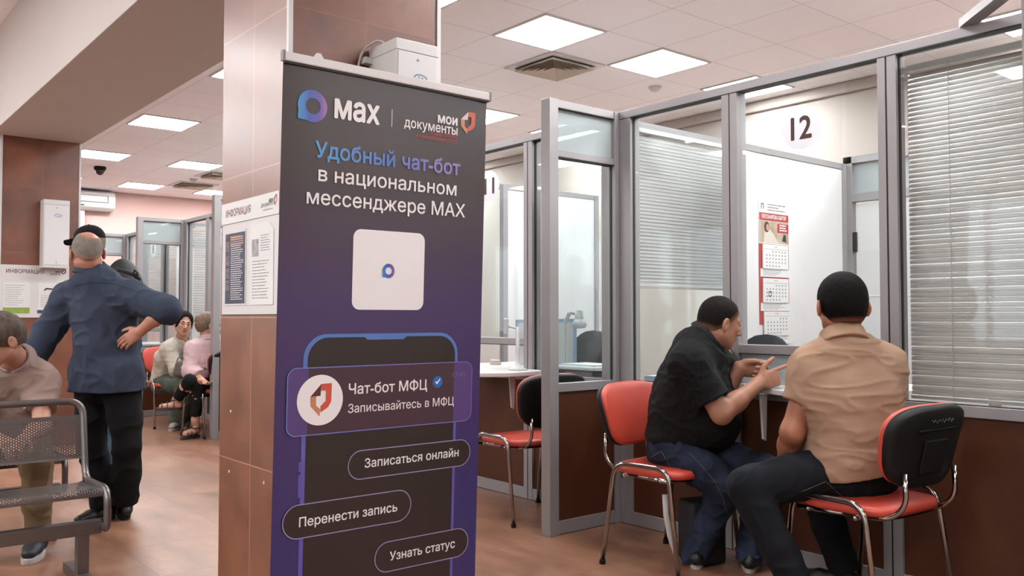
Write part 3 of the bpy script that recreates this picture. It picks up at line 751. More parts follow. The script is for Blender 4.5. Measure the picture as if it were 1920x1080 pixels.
# ------------------------------------------------------------------ roll-up banner
LEAN = math.radians(2.2)
BT = V(-2.681, 1.238, 2.048); BU = V(0, 1, 0); BV = V(math.sin(LEAN), 0, math.cos(LEAN)); BN = V(math.cos(LEAN), 0, -math.sin(LEAN)); BW = .848
bflo = BT - BV * (2.048 / math.cos(LEAN))
ban = thing('roll_up_banner', 'tall dark purple roll-up banner with phone graphic in front of the tiled pillar', 'banner', (bflo[0], 1.66, 0))
def bp(u, v, off=0.0): return BT + BU * u + BV * v + BN * off
def uvp(x, y):
    d = ray(x, y); k = ((BT - CC) @ BN) / (d @ BN); p = CC + d * k
    return p[1] - BT[1], (p - BT) @ BV
m_ban = ramp_mat('banner_print', 'Z', [(0.0, (52, 48, 112)), (.45, (60, 50, 116)), (.9, (70, 50, 112)), (1.25, (74, 52, 108)), (1.5, (72, 50, 74)), (1.68, (66, 51, 53)), (2.06, (62, 52, 50))], rough=.42, spec=.5)
b = MB(); NU, NV = 14, 24; L_ = -(2.048 - .06) / math.cos(LEAN)
for side in (0, 1):
    vs = [bp(BW * i / NU, L_ * j / NV, (-.0012 if side else 0) - .006 * ((2 * i / NU - 1) ** 8)) for j in range(NV + 1) for i in range(NU + 1)]
    fs = [(j * (NU + 1) + i, j * (NU + 1) + i + 1, (j + 1) * (NU + 1) + i + 1, (j + 1) * (NU + 1) + i) for j in range(NV) for i in range(NU)]
    b.add(vs, fs)
sheet = b.build('sheet', m_ban, ban, smooth=True)
tr = MB().obox(bp(BW / 2, .012, .003), (BU, BV, BN), (BW / 2 + .004, .0155, .008)).build('top_rail', M_OFFWH, ban, bevel=0.004)
e = MB()
for u in (-.006, BW + .006): e.obox(bp(u, .012, .003), (BU, BV, BN), (.004, .0175, .0095))
e.build('end_cap', mat('grey_cap', (150, 148, 148)), ban)
MB().obox(bp(BW / 2, -.006, .0015), (BU, BV, BN), (BW / 2, .004, .004)).build('rail_slot', M_GASKET, tr)
MB().prism([bp(.105, .027, .0), bp(.145, .027, .0), bp(.132, .045, .0), bp(.118, .045, .0)], BN * -.006).build('pole_hook', M_OFFWH, tr)
MB().cyl((bflo[0] - .03, 1.66, .07), bp(BW / 2, .01, -.012), .009, n=12).build('pole', M_STEEL, ban)
MB().box(bflo[0] - .09, bflo[0] + .055, 1.238 - .02, 1.238 + BW + .02, .012, .085).build('cassette', M_STEEL, ban, bevel=0.012)
b = MB()
for y in (1.33, 1.99): b.box(bflo[0] - .17, bflo[0] + .13, y - .02, y + .02, 0, .012)
b.build('foot', M_STEEL, ban)
M_PHONE = mat('print_phone_black', (42, 31, 28), rough=.42); M_PLINE = ramp_mat('print_phone_edge', 'Z', [(0.2, (104, 92, 188)), (.7, (110, 98, 190)), (1.15, (92, 140, 215))], rough=.42)
M_WHT = mat('print_white', (252, 248, 249), rough=.42); M_CARDP = mat('print_card_purple', (96, 72, 138), rough=.42); M_CARDD = mat('print_card_plum', (74, 48, 62), rough=.42)
M_CLINE = ramp_mat('print_card_line', 'Y', [(-.40, (120, 150, 225)), (.4, (150, 110, 200))], rough=.42); M_PILL = mat('print_pill', (44, 32, 30), rough=.42); M_PILLP = mat('print_pill_plum', (58, 38, 62), rough=.42)
M_ORG = mat('print_orange', (232, 96, 68), rough=.45); M_TAN = mat('print_tan', (222, 150, 110), rough=.45); M_MAR = mat('print_maroon', (96, 38, 34), rough=.45); M_PNKW = mat('print_pale', (246, 222, 216), rough=.45)
M_PLIN2 = mat('print_pill_line', (176, 160, 205), rough=.42)
def flat(name, pts, off, m, parent=ban):
    b = MB(); b.poly([bp(u, v, off) for u, v in pts]); return b.build(name, m, parent)
def outline(name, po, pi_, off, m, parent=ban):
    b = MB(); b.ring([bp(u, v, off) for u, v in po], [bp(u, v, off) for u, v in pi_]); return b.build(name, m, parent)
def btext(name, body, x0, y0, x1, y1, cap, m, bold=.012, off=.0026, parent=ban):
    """words whose baseline runs between two points of the photograph; cap = capital height in metres"""
    u0, v0 = uvp(x0, y0); u1, v1 = uvp(x1, y1); v = (v0 + v1) / 2
    return lettering(name, body, bp(u0, v, off), BU, BV, m, parent, width=u1 - u0, bold=bold, cap=cap)
# phone
pu0 = uvp(568, 700)[0]; pu1 = uvp(857, 700)[0]; pt = uvp(715, 625)[1]
flat('phone_edge', rrect(pu0, pu1, -1.985, pt, .085, 10), .0005, M_PLINE)
flat('phone_screen', rrect(pu0 + .016, pu1 - .012, -1.980, pt - .012, .075, 10), .0008, M_PHONE)
nu = (pu0 + pu1) / 2
flat('phone_notch', [(nu - .09, pt - .01), (nu - .075, pt - .022), (nu + .075, pt - .022), (nu + .09, pt - .01)], .0011, M_PLINE)
for y0, y1 in ((866, 885), (890, 933)):
    a = uvp(563, y0)[1]; c = uvp(563, y1)[1]; flat('phone_button', [(pu0 - .008, c), (pu0 + .002, c), (pu0 + .002, a), (pu0 - .008, a)], .0005, M_PLINE)
# message card
def card(name, xs, tl, br, r, m, ml, off, ym):
    u0 = uvp(xs[0], ym)[0]; u1 = uvp(xs[1], ym)[0]
    v1, v0 = tl, br
    o = flat(name, rrect(u0, u1, v0, v1, r, 10), off, m)
    wl = .0035
    outline(name + '_outline', rrect(u0, u1, v0, v1, r, 10), rrect(u0 + wl, u1 - wl, v0 + wl, v1 - wl, r - wl, 10), off + .0006, ml)
    return u0, u1
vt = (uvp(560, 689)[1] + uvp(870, 678)[1]) / 2; vb = (uvp(560, 816)[1] + uvp(860, 793)[1]) / 2
cu0, cu1 = card('message_card', (537, 884), vt, vb, .035, M_CARDP, M_CLINE, .0013, 745)
flat('message_card_middle', [(pu0 + .02, vb + .004), (pu1 - .015, vb + .004), (pu1 - .015, vt - .004), (pu0 + .02, vt - .004)], .0016, M_CARDD)
cc = uvp(600, 750); rr = .086
flat('avatar_disc', [(cc[0] + rr * math.cos(a), cc[1] + rr * math.sin(a)) for a in np.linspace(0, 2 * math.pi, 49)[:-1]], .0022, M_WHT)
EMB = {'o': [(.51, .99), (1, 1), (.99, .44), (.85, .27), (.49, .12), (.48, .31), (.72, .47), (.72, .78), (.51, .78)], 't': [(.51, .99), (0, .61), (.48, .63)], 'b': [(0, .61), (.28, .63), (.28, .34), (.48, .23), (.46, 0), (.02, .33)]}
def emblem(place, mats, parent):
    """folded-ribbon emblem: place(x, y) in the unit square"""
    for k, m in zip('otb', mats):
        MB().poly([place(x, y) for x, y in EMB[k]]).build('emblem', m, parent)
emblem(lambda x, y: bp(cc[0] - .038 + .080 * x, cc[1] - .056 + .112 * y, .0026), (M_ORG, M_MAR, M_TAN), ban)
btext('lettering', 'Чат-бот МФЦ', 653, 736, 800, 733, .037, M_WHT, .012)
btext('lettering', 'Записывайтесь в МФЦ', 652, 772, 850, 761, .031, M_WHT, .004)
btext('lettering', '17:41', 848, 707, 870, 706, .018, mat('print_lilac', (150, 120, 160)), 0)
c2 = uvp(820, 716)
flat('verified_badge', [(c2[0] + (.024 if k % 2 else .0205) * math.cos(k * math.pi / 12), c2[1] + (.024 if k % 2 else .0205) * math.sin(k * math.pi / 12)) for k in range(24)], .0022, mat('print_blue', (28, 120, 200), rough=.42))
b = MB(); q = [(-.011, .0), (-.003, -.009), (.012, .010), (.009, .013), (-.003, -.001), (-.0085, .004)]; b.poly([bp(c2[0] + x, c2[1] + y, .0026) for x, y in q]); b.build('check_mark', M_WHT, ban)
# option pills
for body, xs, yt, yb_, tx in (('Записаться онлайн', (652, 881), (842, 826), (897, 877), (683, 876, 859, 856)), ('Перенести запись', (529, 770), (940, 925), (1005, 985), (560, 985, 744, 961)), ('Узнать статус', (702, 877), (1010, 996), (1070, 1048), (730, 1050, 852, 1027))):
    t_ = (uvp(xs[0] + 40, yt[0])[1] + uvp(xs[1] - 40, yt[1])[1]) / 2; b_ = (uvp(xs[0] + 40, yb_[0])[1] + uvp(xs[1] - 40, yb_[1])[1]) / 2
    card('option_pill', xs, t_, b_, (t_ - b_) / 2 - .0005, M_PILL, M_PLIN2, .0012, sum(yt + yb_) / 4)
    btext('lettering', body, tx[0], tx[1], tx[2], tx[3], .032, M_WHT, .010)
# blank white card above the phone (its code is left out) with the small ring logo
kx0, kt = uvp(663, 434); kx1, kb = uvp(794, 582)
kt = (uvp(675, 430)[1] + uvp(785, 437)[1]) / 2; kb = (uvp(675, 580)[1] + uvp(785, 582)[1]) / 2
kx0 = uvp(661, 505)[0]; kx1 = uvp(795, 505)[0]
flat('white_card', rrect(kx0, kx1, kb, kt, .03, 8), .0008, M_WHT)
def ring_logo(cu_, cv_, R, off):
    n = 60; po = []; pi_ = []
    for k in range(n):
        a = 2 * math.pi * k / n; r = R
        d = abs((a - math.radians(222) + math.pi) % (2 * math.pi) - math.pi)
        if d < .42: r = R * (1 + .30 * (1 - d / .42) ** 1.3)
        po.append((cu_ + r * math.cos(a), cv_ + r * math.sin(a)))
        ri = R * .50
        pi_.append((cu_ + .03 * R + ri * math.cos(a), cv_ + ri * math.sin(a)))
    y0 = BT[1] + cu_ - 1.66
    m = ramp_mat('print_ring_gradient_%d' % int(R * 1000), 'Y', [(y0 - R, (62, 168, 232)), (y0 - .2 * R, (70, 100, 205)), (y0 + .5 * R, (112, 92, 190)), (y0 + R, (186, 120, 190))], rough=.42)
    return outline('ring_logo', po, pi_, off, m)
lc = uvp(586, 199); ring_logo(lc[0], lc[1], .054, .0012)
lc = uvp(728, 508); ring_logo(lc[0], lc[1], .026, .0016)
btext('lettering', 'мах', 626, 222, 711, 231, .083, M_WHT, .03)
d0 = uvp(735, 205); d1 = uvp(735, 238); flat('divider_line', [(d0[0] - .0012, d1[1]), (d0[0] + .0012, d1[1]), (d0[0] + .0012, d0[1]), (d0[0] - .0012, d0[1])], .0012, M_WHT)
btext('lettering', 'мои', 820, 231, 857, 234, .036, M_WHT, .03)
btext('lettering', 'документы', 757, 241, 857, 250, .035, M_WHT, .012)
M_REDT = mat('print_red', (206, 70, 62), rough=.45)
btext('lettering', 'государственные', 804, 252, 856, 259, .017, M_REDT, 0)
btext('lettering', 'и муниципальные услуги', 780, 259, 856, 268, .017, M_REDT, 0)
e0 = uvp(863, 246); e1 = uvp(891, 212)
emblem(lambda x, y: bp(e0[0] + (e1[0] - e0[0]) * x, e0[1] - .008 + (e1[1] - e0[1] + .008) * y, .0014), (M_ORG, M_PNKW, M_TAN), ban)
yy0 = uvp(590, 300)[0] + BT[1] - 1.66; yy1 = uvp(862, 320)[0] + BT[1] - 1.66
M_GRAD = ramp_mat('print_title_gradient', 'Y', [(yy0, (86, 170, 228)), ((yy0 + yy1) / 2, (92, 128, 214)), (yy1, (172, 146, 216))], rough=.42)
btext('lettering', 'Удобный чат-бот', 590, 297, 862, 326, .054, M_GRAD, .022)
btext('lettering', 'в национальном', 596, 341, 855, 365, .050, M_WHT, .010)
btext('lettering', 'мессенджере МАХ', 574, 383, 871, 406, .050, M_WHT, .010)

# ------------------------------------------------------------------ information boards
M_LINE = mat('print_text_lines', (168, 164, 166), rough=.8); M_PLUM = mat('print_plum', (128, 62, 62), rough=.6)
def textlines(name, org, du, dv, w_, h_, n, m, parent, seed=1, ragged=.35, th=.0028):
    r = random.Random(seed); b = MB(); org, du, dv = V(*org), V(*du), V(*dv)
    for i in range(n):
        v = h_ * (1 - (i + .5) / n); x = 0.0; e = w_ * (1 - ragged * r.random())
        while x < e:
            l = min(e - x, r.uniform(.008, .03)); 
            b.poly([org + du * x + dv * v, org + du * (x + l) + dv * v, org + du * (x + l) + dv * (v + th), org + du * x + dv * (v + th)]); x += l + .003
    return b.build(name, m, parent)
# on the near pillar (faces -y)
yb = 1.455
bd = thing('information_board', 'white information board on the near tiled pillar, with two leaflets', 'notice board', (-3.45, yb, 1.21))
MB().box(-3.738, -3.166, yb - .008, yb, 1.212, 1.689).build('panel', M_OFFWH, bd, bevel=0.002)
MB().box(-3.738, -3.160, yb - .012, yb - .008, 1.60, 1.689).build('header', M_PAPER, bd)
F = lambda x, z, o=.0125: V(x, yb - o, z)
lettering('lettering', 'ИНФОРМАЦИЯ', F(-3.69, 1.628), (1, 0, 0), (0, 0, 1), M_PLUM, bd, width=.262, cap=.032, bold=.008)
lettering('lettering', 'мои', F(-3.215, 1.650), (1, 0, 0), (0, 0, 1), M_DARKTXT, bd, width=.035, cap=.02, bold=.03, align='R')
lettering('lettering', 'документы', F(-3.215, 1.638), (1, 0, 0), (0, 0, 1), M_DARKTXT, bd, width=.11, cap=.018, align='R')
lettering('lettering', 'государственные услуги', F(-3.215, 1.622), (1, 0, 0), (0, 0, 1), M_PLUM, bd, width=.09, cap=.007, align='R')
emblem(lambda x, y: F(-3.208 + .032 * x, 1.632 + .045 * y), (M_ORG, M_MAR, M_MAR), bd)
lf = thing('leaflet', 'dark blue leaflet on left half of the near pillar board', 'leaflet', (-3.59, yb, 1.25), group='leaflets on the near board')
MB().box(-3.70, -3.478, yb - .0105, yb - .0085, 1.25, 1.565).build('holder', M_WHITE, lf)
MB().box(-3.692, -3.486, yb - .0120, yb - .0106, 1.258, 1.556).build('sheet', mat('leaflet_navy', (58, 66, 92), rough=.35, var=.25, vscale=14), lf)
textlines('text_lines', F(-3.63, 1.27, .0124), (1, 0, 0), (0, 0, 1), .135, .27, 30, M_PAPER, lf, 3, .3, .003)
textlines('orange_text', F(-3.64, 1.50, .0125), (1, 0, 0), (0, 0, 1), .14, .045, 4, M_TAN, lf, 5, .2, .004)
b = MB()
for z in (1.50, 1.44, 1.385, 1.335): b.poly([F(-3.685, z - .02, .0124), F(-3.645, z - .02, .0124), F(-3.645, z + .022, .0124), F(-3.685, z + .022, .0124)])
b.build('small_pictures', mat('leaflet_photo', (128, 118, 122), var=.4, vscale=60), lf)
lf = thing('leaflet', 'white leaflet with grey text on right half of the near pillar board', 'leaflet', (-3.32, yb, 1.25), group='leaflets on the near board')
MB().prism([(-3.435, yb - .0105, 1.25), (-3.21, yb - .0105, 1.25), (-3.21, yb - .0105, 1.545), (-3.25, yb - .0105, 1.575), (-3.435, yb - .0105, 1.575)], (0, .002, 0)).build('sheet', M_PAPER, lf)
textlines('text_lines', F(-3.41, 1.27, .0112), (1, 0, 0), (0, 0, 1), .175, .16, 13, M_LINE, lf, 8)
textlines('text_lines', F(-3.33, 1.46, .0112), (1, 0, 0), (0, 0, 1), .10, .07, 7, M_LINE, lf, 9)
MB().poly([F(-3.415, 1.445, .0112), F(-3.35, 1.445, .0112), F(-3.35, 1.515, .0112), F(-3.415, 1.515, .0112)]).build('picture', mat('leaflet_grey_photo', (176, 176, 178), var=.3, vscale=50), lf)
# on the far pillar (faces +x)
xb = -9.05
bd2 = thing('information_board', 'white information board on the far pillar at left edge', 'notice board', (xb, 1.74, 1.195))
MB().box(xb, xb + .01, 1.42, 2.03, 1.197, 1.680).build('panel', M_OFFWH, bd2, bevel=0.002)
G = lambda y, z, o=.0108: V(xb + o, y, z)
lettering('lettering', 'ИНФОРМАЦИЯ', G(1.505, 1.605), (0, 1, 0), (0, 0, 1), M_PLUM, bd2, width=.31, cap=.036, bold=.01)
lettering('lettering', 'документы', G(1.955, 1.595), (0, 1, 0), (0, 0, 1), M_DARKTXT, bd2, width=.09, cap=.02, align='R')
lettering('lettering', 'мои', G(1.955, 1.618), (0, 1, 0), (0, 0, 1), M_DARKTXT, bd2, width=.045, cap=.02, bold=.03, align='R')
emblem(lambda x, y: G(1.962 + .04 * x, 1.60 + .05 * y), (M_MAR, M_MAR, M_MAR), bd2)
lf = thing('leaflet', 'white leaflet with green footer on the far pillar board', 'leaflet', (xb, 1.6, 1.24))
MB().box(xb + .0105, xb + .012, 1.49, 1.70, 1.235, 1.52).build('sheet', M_PAPER, lf)
textlines('text_lines', G(1.50, 1.30, .0126), (0, 1, 0), (0, 0, 1), .17, .20, 10, M_LINE, lf, 21, .5, .004)
MB().poly([G(1.485, 1.237, .0126), G(1.70, 1.237, .0126), G(1.70, 1.29, .0126), G(1.485, 1.29, .0126)]).build('green_footer', mat('print_green', (158, 182, 72), var=.1, vscale=30), lf)
lf = thing('leaflet', 'white leaflet behind the shoulder of the man in navy', 'leaflet', (xb, 1.87, 1.24))
MB().box(xb + .0105, xb + .012, 1.77, 1.98, 1.235, 1.52).build('sheet', M_PAPER, lf)
textlines('text_lines', G(1.79, 1.29, .0126), (0, 1, 0), (0, 0, 1), .16, .12, 7, M_LINE, lf, 22, .5, .004)
b = MB(); b.tube([G(1.82, 1.45, .013), G(1.835, 1.468, .013), G(1.87, 1.465, .013), G(1.90, 1.462, .013)], .007, 6); b.build('handset_picture', M_DARKTXT, lf)
MB().poly([G(1.765, 1.237, .0126), G(1.98, 1.237, .0126), G(1.98, 1.268, .0126), G(1.765, 1.268, .0126)]).build('blue_footer', mat('print_navy', (62, 78, 112)), lf)

# ------------------------------------------------------------------ wall boxes on the pillars
M_LOGO = mat('print_logo_blue', (120, 160, 200)); M_SEAM = mat('seam_grey', (150, 146, 146))
def airbox(x, y0, y1, z0, z1, d, label):
    t = thing('air_purifier', label, 'wall box', (x, (y0 + y1) / 2, z0), group='white wall boxes on the pillars')
    MB().box(x + .004, x + d, y0, y1, z0, z1).build('body', M_OFFWH, t, bevel=0.004)
    MB().box(x + d, x + d + .004, y0 + .008, y1 - .008, z0 + .03, z1 - .05).build('front_door', M_WHITEP, t, bevel=0.001)
    b = MB(); b.box(x + .006, x + d + .002, y0 - .0006, y1 + .0006, z1 - .046, z1 - .044); b.build('seam', M_SEAM, t)
    b = MB()
    for z in (z1 - .075, z0 + .05): b.cyl((x + d + .004, (y0 + y1) / 2, z), (x + d + .007, (y0 + y1) / 2, z), .005, n=12)
    b.build('screw', M_STEEL, t)
    c = V(x + d + .0052, (y0 + y1) / 2 + .012, z0 + (z1 - z0) * .77); n = 40
    o = [c + V(0, .032 * math.cos(a), .016 * math.sin(a)) for a in np.linspace(0, 2 * math.pi, n + 1)[:-1]]; i_ = [c + V(0, .026 * math.cos(a), .011 * math.sin(a)) for a in np.linspace(0, 2 * math.pi, n + 1)[:-1]]
    b = MB(); b.ring(o, i_); lg = b.build('oval_logo', M_LOGO, t)
    b = MB(); b.poly([c + V(0, -.012, -.006), c + V(0, -.008, -.006), c + V(0, -.004, .006), c + V(0, -.010, .006)]); b.poly([c + V(0, .0, -.004), c + V(0, .016, -.006), c + V(0, .008, .005)]); b.build('logo_mark', M_LOGO, lg)
    return t
airbox(-3.106, 1.80, 1.995, 1.66, 2.292, .215, 'white wall box on the near pillar, above the banner')
t = airbox(-9.05, 1.775, 1.995, 1.655, 2.285, .15, 'tall white wall box on the far pillar above the information board')
t = thing('power_cable', 'white cable looping from the wall box above the banner', 'cable', (-3.10, 1.78, 2.2))
MB().tube(bez([(-3.0, 1.84, 2.28), (-3.02, 1.80, 2.315), (-3.09, 1.76, 2.28), (-3.095, 1.735, 2.15), (-3.095, 1.745, 1.95)], .1, 8), .005, 8).build('cable', M_CORD, t, smooth=True)
b = MB(); b.box(-3.104, -3.07, 1.765, 1.80, 2.225, 2.25); b.build('cable_gland', M_OFFWH, t)

# ------------------------------------------------------------------ calendar on the white screen (faces +x)
xc = -2.786
cal = thing('wall_calendar', 'red and white three-part wall calendar on the white screen', 'calendar', (xc, 4.16, 1.13))
M_CRED = mat('calendar_red', (196, 54, 52), rough=.6)
K = lambda y, z, o: V(xc + o, y, z)
def cbox(y0, y1, z0, z1, o0, o1, m, nm): return MB().box(xc + o0, xc + o1, y0, y1, z0, z1).build(nm, m, cal)
cbox(4.02, 4.30, 1.16, 1.60, .0005, .002, M_CRED, 'backing')
cbox(4.02, 4.30, 1.60, 1.825, .0005, .003, M_PAPER, 'header_card')
cbox(4.022, 4.298, 1.727, 1.768, .003, .0034, M_CRED, 'title_band')
lettering('lettering', 'ПЕРЕПЛАНИРОВКА КВАРТИР', K(4.16, 1.738, .0038), (0, 1, 0), (0, 0, 1), M_PAPER, cal, width=.23, cap=.022, bold=.02, align='C')
lettering('lettering', 'П', K(4.04, 1.79, .0034), (0, 1, 0), (0, 0, 1), M_DARKTXT, cal, width=.026, cap=.028, bold=.03)
textlines('text_lines', K(4.10, 1.775, .0034), (0, 1, 0), (0, 0, 1), .17, .045, 3, M_GREYTXT, cal, 31, .6, .006)
pic = cbox(4.022, 4.298, 1.605, 1.725, .003, .0036, mat('calendar_picture', (206, 182, 162), var=.25, vscale=12), 'picture')
b = MB(); b.poly([K(4.06, 1.606, .0039), K(4.20, 1.606, .0039), K(4.15, 1.66, .0039), K(4.10, 1.69, .0039), K(4.07, 1.66, .0039)]); b.build('picture_figure', mat('calendar_pale', (236, 222, 210)), cal)
b = MB(); b.poly([K(4.09 + .024 * math.cos(a), 1.692 + .03 * math.sin(a), .0042) for a in np.linspace(0, 6.28, 20)]); b.build('picture_hair', mat('calendar_brown', (96, 58, 46)), cal)
b = MB(); b.poly([K(4.098 + .013 * math.cos(a), 1.69 + .018 * math.sin(a), .0045) for a in np.linspace(0, 6.28, 20)]); b.build('picture_face', mat('calendar_skin', (224, 170, 146)), cal)
b = MB(); b.poly([K(4.19, 1.665, .004), K(4.297, 1.665, .004), K(4.297, 1.715, .004), K(4.19, 1.715, .004)]); b.build('red_caption', M_CRED, cal)
textlines('text_lines', K(4.21, 1.67, .0044), (0, 1, 0), (0, 0, 1), .075, .04, 3, M_PAPER, cal, 33, .3, .007)
b = MB(); b.poly([K(4.235, 1.62, .0039), K(4.275, 1.615, .0039), K(4.27, 1.655, .0039), K(4.25, 1.66, .0039)]); b.build('picture_bag', M_GASKET, cal)
for i, (zt, dy) in enumerate(((1.60, 0.0), (1.415, 0.0), (1.235, .006))):
    z0 = zt - .135
    MB().box(xc + .003, xc + .009, 4.047 + dy, 4.285 + dy, z0, zt - .003).build('month_pad', M_PAPER, cal)
    lettering('lettering', ('МАЙ', 'ИЮНЬ', 'ИЮЛЬ')[i], K(4.166 + dy, zt - .02, .0094), (0, 1, 0), (0, 0, 1), M_GREYTXT, cal, cap=.009, height=.009, align='C')
    b = MB(); r = random.Random(i)
    b.poly([K(4.05 + dy, zt - .0300, .0094), K(4.283 + dy, zt - .0300, .0094), K(4.283 + dy, zt - .0280, .0094), K(4.05 + dy, zt - .0280, .0094)])
    for row in range(5):
        for c_ in range(7):
            if (row == 0 and c_ < i + 2) or (row == 4 and c_ > 4): continue
            y = 4.075 + c_ * .029 + dy; z = zt - .046 - row * .0195
            b.poly([K(y, z, .0094), K(y + .011, z, .0094), K(y + .011, z + .008, .0094), K(y, z + .008, .0094)])
    b.build('day_numbers', M_LINE, cal)
    MB().box(xc + .002, xc + .0045, 4.03 + dy, 4.30 + dy, z0 - .045, z0 - .001).build('advert_strip', M_PAPER, cal)
    textlines('text_lines', K(4.05 + dy, z0 - .04, .0049), (0, 1, 0), (0, 0, 1), .22, .034, 4, M_LINE, cal, 40 + i, .5, .003)
b = MB(); b.ring([K(y, z, .0105) for y, z in rrect(4.092, 4.122, 1.314, 1.342, .004, 3)], [K(y, z, .0105) for y, z in rrect(4.096, 4.118, 1.318, 1.338, .003, 3)]); b.build('date_marker', M_GASKET, cal)
cal.location = (-3.2855, 4.903, 1.1175); cal.scale = (1.1786, 1.1786, 1.1786)

# ------------------------------------------------------------------ things on and behind the counters
M_OCH = mat('office_chair_fabric', (44, 44, 47), rough=.9, bump=.2, bscale=300)
def office_chair(x, y, rz, label):
    t = thing('office_chair', label, 'office chair', (x, y, 0), rz, group='black office chairs of the clerks')
    b = MB(); n = 28; vs = []
    pts = [(.25 * (abs(math.cos(a)) ** .8) * (1 if math.cos(a) > 0 else -1) * (1 - .22 * max(0, math.sin(a))), .30 * math.sin(a)) for a in np.linspace(0, 2 * math.pi, n + 1)[:-1]]
    for r, d in ((1, .0), (1.0, -.035), (.9, -.06), (.5, -.07), (.0, -.072)): vs += [(-.22 + d + .5 * (y_ * r) ** 2 - .06 * (z_ * r), y_ * r, .80 + z_ * r) for y_, z_ in pts]
    fs = [(i * n + k, i * n + (k + 1) % n, (i + 1) * n + (k + 1) % n, (i + 1) * n + k) for i in range(4) for k in range(n)] + [tuple(range(n))]
    b.add(vs, fs); b.build('backrest', M_OCH, t, world=False, smooth=True)
    MB().lathe((0, 0, .44), [(.0, 0), (.2, .0), (.24, .02), (.24, .05), (.2, .08), (0, .085)], 28).build('seat', M_OCH, t, world=False, smooth=True)
    MB().cyl((0, 0, .1), (0, 0, .44), .025).build('gas_column', M_BLACKP, t, world=False)
    b = MB(); b.tube(bez([(-.05, 0, .43), (-.24, 0, .43), (-.27, 0, .6)], .06), .02, 8); b.build('back_bracket', M_BLACKP, t, world=False)
    for k in range(5):
        a = 2 * math.pi * k / 5; c = V(math.cos(a), math.sin(a), 0)
        lg = MB().tube([V(0, 0, .11) + c * .02, V(0, 0, .075) + c * .28], [.025, .016], 8).build('base_arm', M_BLACKP, t, world=False)
        MB().cyl(c * .28 + V(-c[1], c[0], 0) * .012 + V(0, 0, .028), c * .28 - V(-c[1], c[0], 0) * .012 + V(0, 0, .028), .028).build('castor', M_BLACKP, lg, world=False)
    return t
office_chair(-4.70, 4.52, math.radians(-70), 'black office chair behind booth 11 counter, seen through divider glass')
office_chair(-3.02, 4.20, math.radians(-85), 'black office chair behind booth 12 counter, under the calendar')
def clerk_desk(x0, x1, y0, y1, label):
    t = thing('clerk_desk', label, 'desk', ((x0 + x1) / 2, y0, 0), group='clerk desks behind the glass')
    MB().box(x0, x1, y0, y1, .745, .77).build('worktop', M_DESK, t, bevel=.003)
    for x in (x0 + .03, x1 - .03): MB().box(x - .012, x + .012, y0 + .03, y1 - .03, 0, .745).build('side_panel', M_WHITEP, t)
    return t
clerk_desk(-3.57, -3.30, 3.87, 4.35, 'clerk desk behind left window of booth 12')
clerk_desk(-5.0, -3.68, 3.87, 4.24, 'clerk desk behind right window of booth 11')
# booth 12: folders lying behind the left window
for i, (dx, w_, h_, c, lb) in enumerate(((0, .22, .05, (232, 234, 238), 'lower white paper stack behind left window of booth 12'), (.01, .20, .035, (222, 228, 236), 'upper bluish paper stack behind left window of booth 12'))):
    z = .77 + .05 * i
    o = thing('paper_stack', lb, 'papers', (-3.44 + dx, 4.03, z), group='paper stacks of booth 12')
    b = MB()
    for k in range(4): b.box(-.5 * w_ + .004 * (k % 2), .5 * w_ - .003 * k, -.11 + .003 * k, .11 - .004 * (k % 2), h_ * k / 4, h_ * (k + 1) / 4 - .001)
    b.build('sheets', mat('paper_%d' % i, c, rough=.8), o, world=False)
t = thing('leaflet', 'blue patterned leaflet on booth 12 counter under the pointing hands', 'leaflet', (-2.62, 3.735, .859))
q = [V(-2.71, 3.74, .8595), V(-2.62, 3.69, .8595), V(-2.56, 3.80, .8595), V(-2.65, 3.84, .8595)]
MB().prism(q, (0, 0, .002)).build('sheet', M_PAPER, t)
b = MB(); r = random.Random(4)
for k in range(14):
    u, v = r.uniform(.15, .85), r.uniform(.15, .85); c = q[0] + (q[1] - q[0]) * u + (q[3] - q[0]) * v + V(0, 0, .0024); s_ = r.uniform(.006, .013)
    b.poly([c + V(s_ * math.cos(a), s_ * .8 * math.sin(a), 0) for a in np.linspace(0, 6.28, 9)[:-1]])
b.build('pattern', mat('print_deep_blue', (44, 62, 130)), t)
# booth 11: camera stand on the counter, lamp, framed board, printer, folder, small items
p = onZ(971, 694, .8585)
t = thing('camera_stand', 'white stand with round base and small head on booth 11 counter', 'stand', p)
MB().lathe(p, [(.062, 0), (.062, .008), (.03, .02), (.016, .05), (.012, .12), (.012, .28), (0, .28)], 28).build('base', M_WHITE, t, smooth=True)
b = MB(); hp = p + V(-.06, -.05, .285); b.obox(hp, (nrm(CR), nrm(CF), (0, 0, 1)), (.016, .03, .05)); hd = b.build('head', M_WHITE, t, bevel=.006)
MB().obox(hp - nrm(CR) * .017, (nrm(CR), nrm(CF), (0, 0, 1)), (.001, .02, .038)).build('grille', M_LINE, hd)
MB().tube([p + V(0, 0, .27), hp], .008, 8).build('neck', M_WHITE, t)
p = PX(1021, 690, 5.55); 
fr0 = V(*PX(968, 600, 6.15)); fr1 = V(*PX(1078, 598, 6.15)); du = nrm(fr1 - fr0); wF = np.linalg.norm(fr1 - fr0); nF = nrm(np.cross(du, _z))
t = thing('framed_notice', 'pale notice with light blue frame standing behind booth 11 counter', 'notice', fr0 + du * wF / 2 - V(0, 0, .42))
c = fr0 + du * wF / 2 - V(0, 0, .16)
MB().obox(c, (du, nF, (0, 0, 1)), (wF / 2, .004, .155)).build('sheet', M_PAPER, t)
b = MB(); m_bl = mat('pale_blue_plastic', (188, 214, 242), rough=.4)
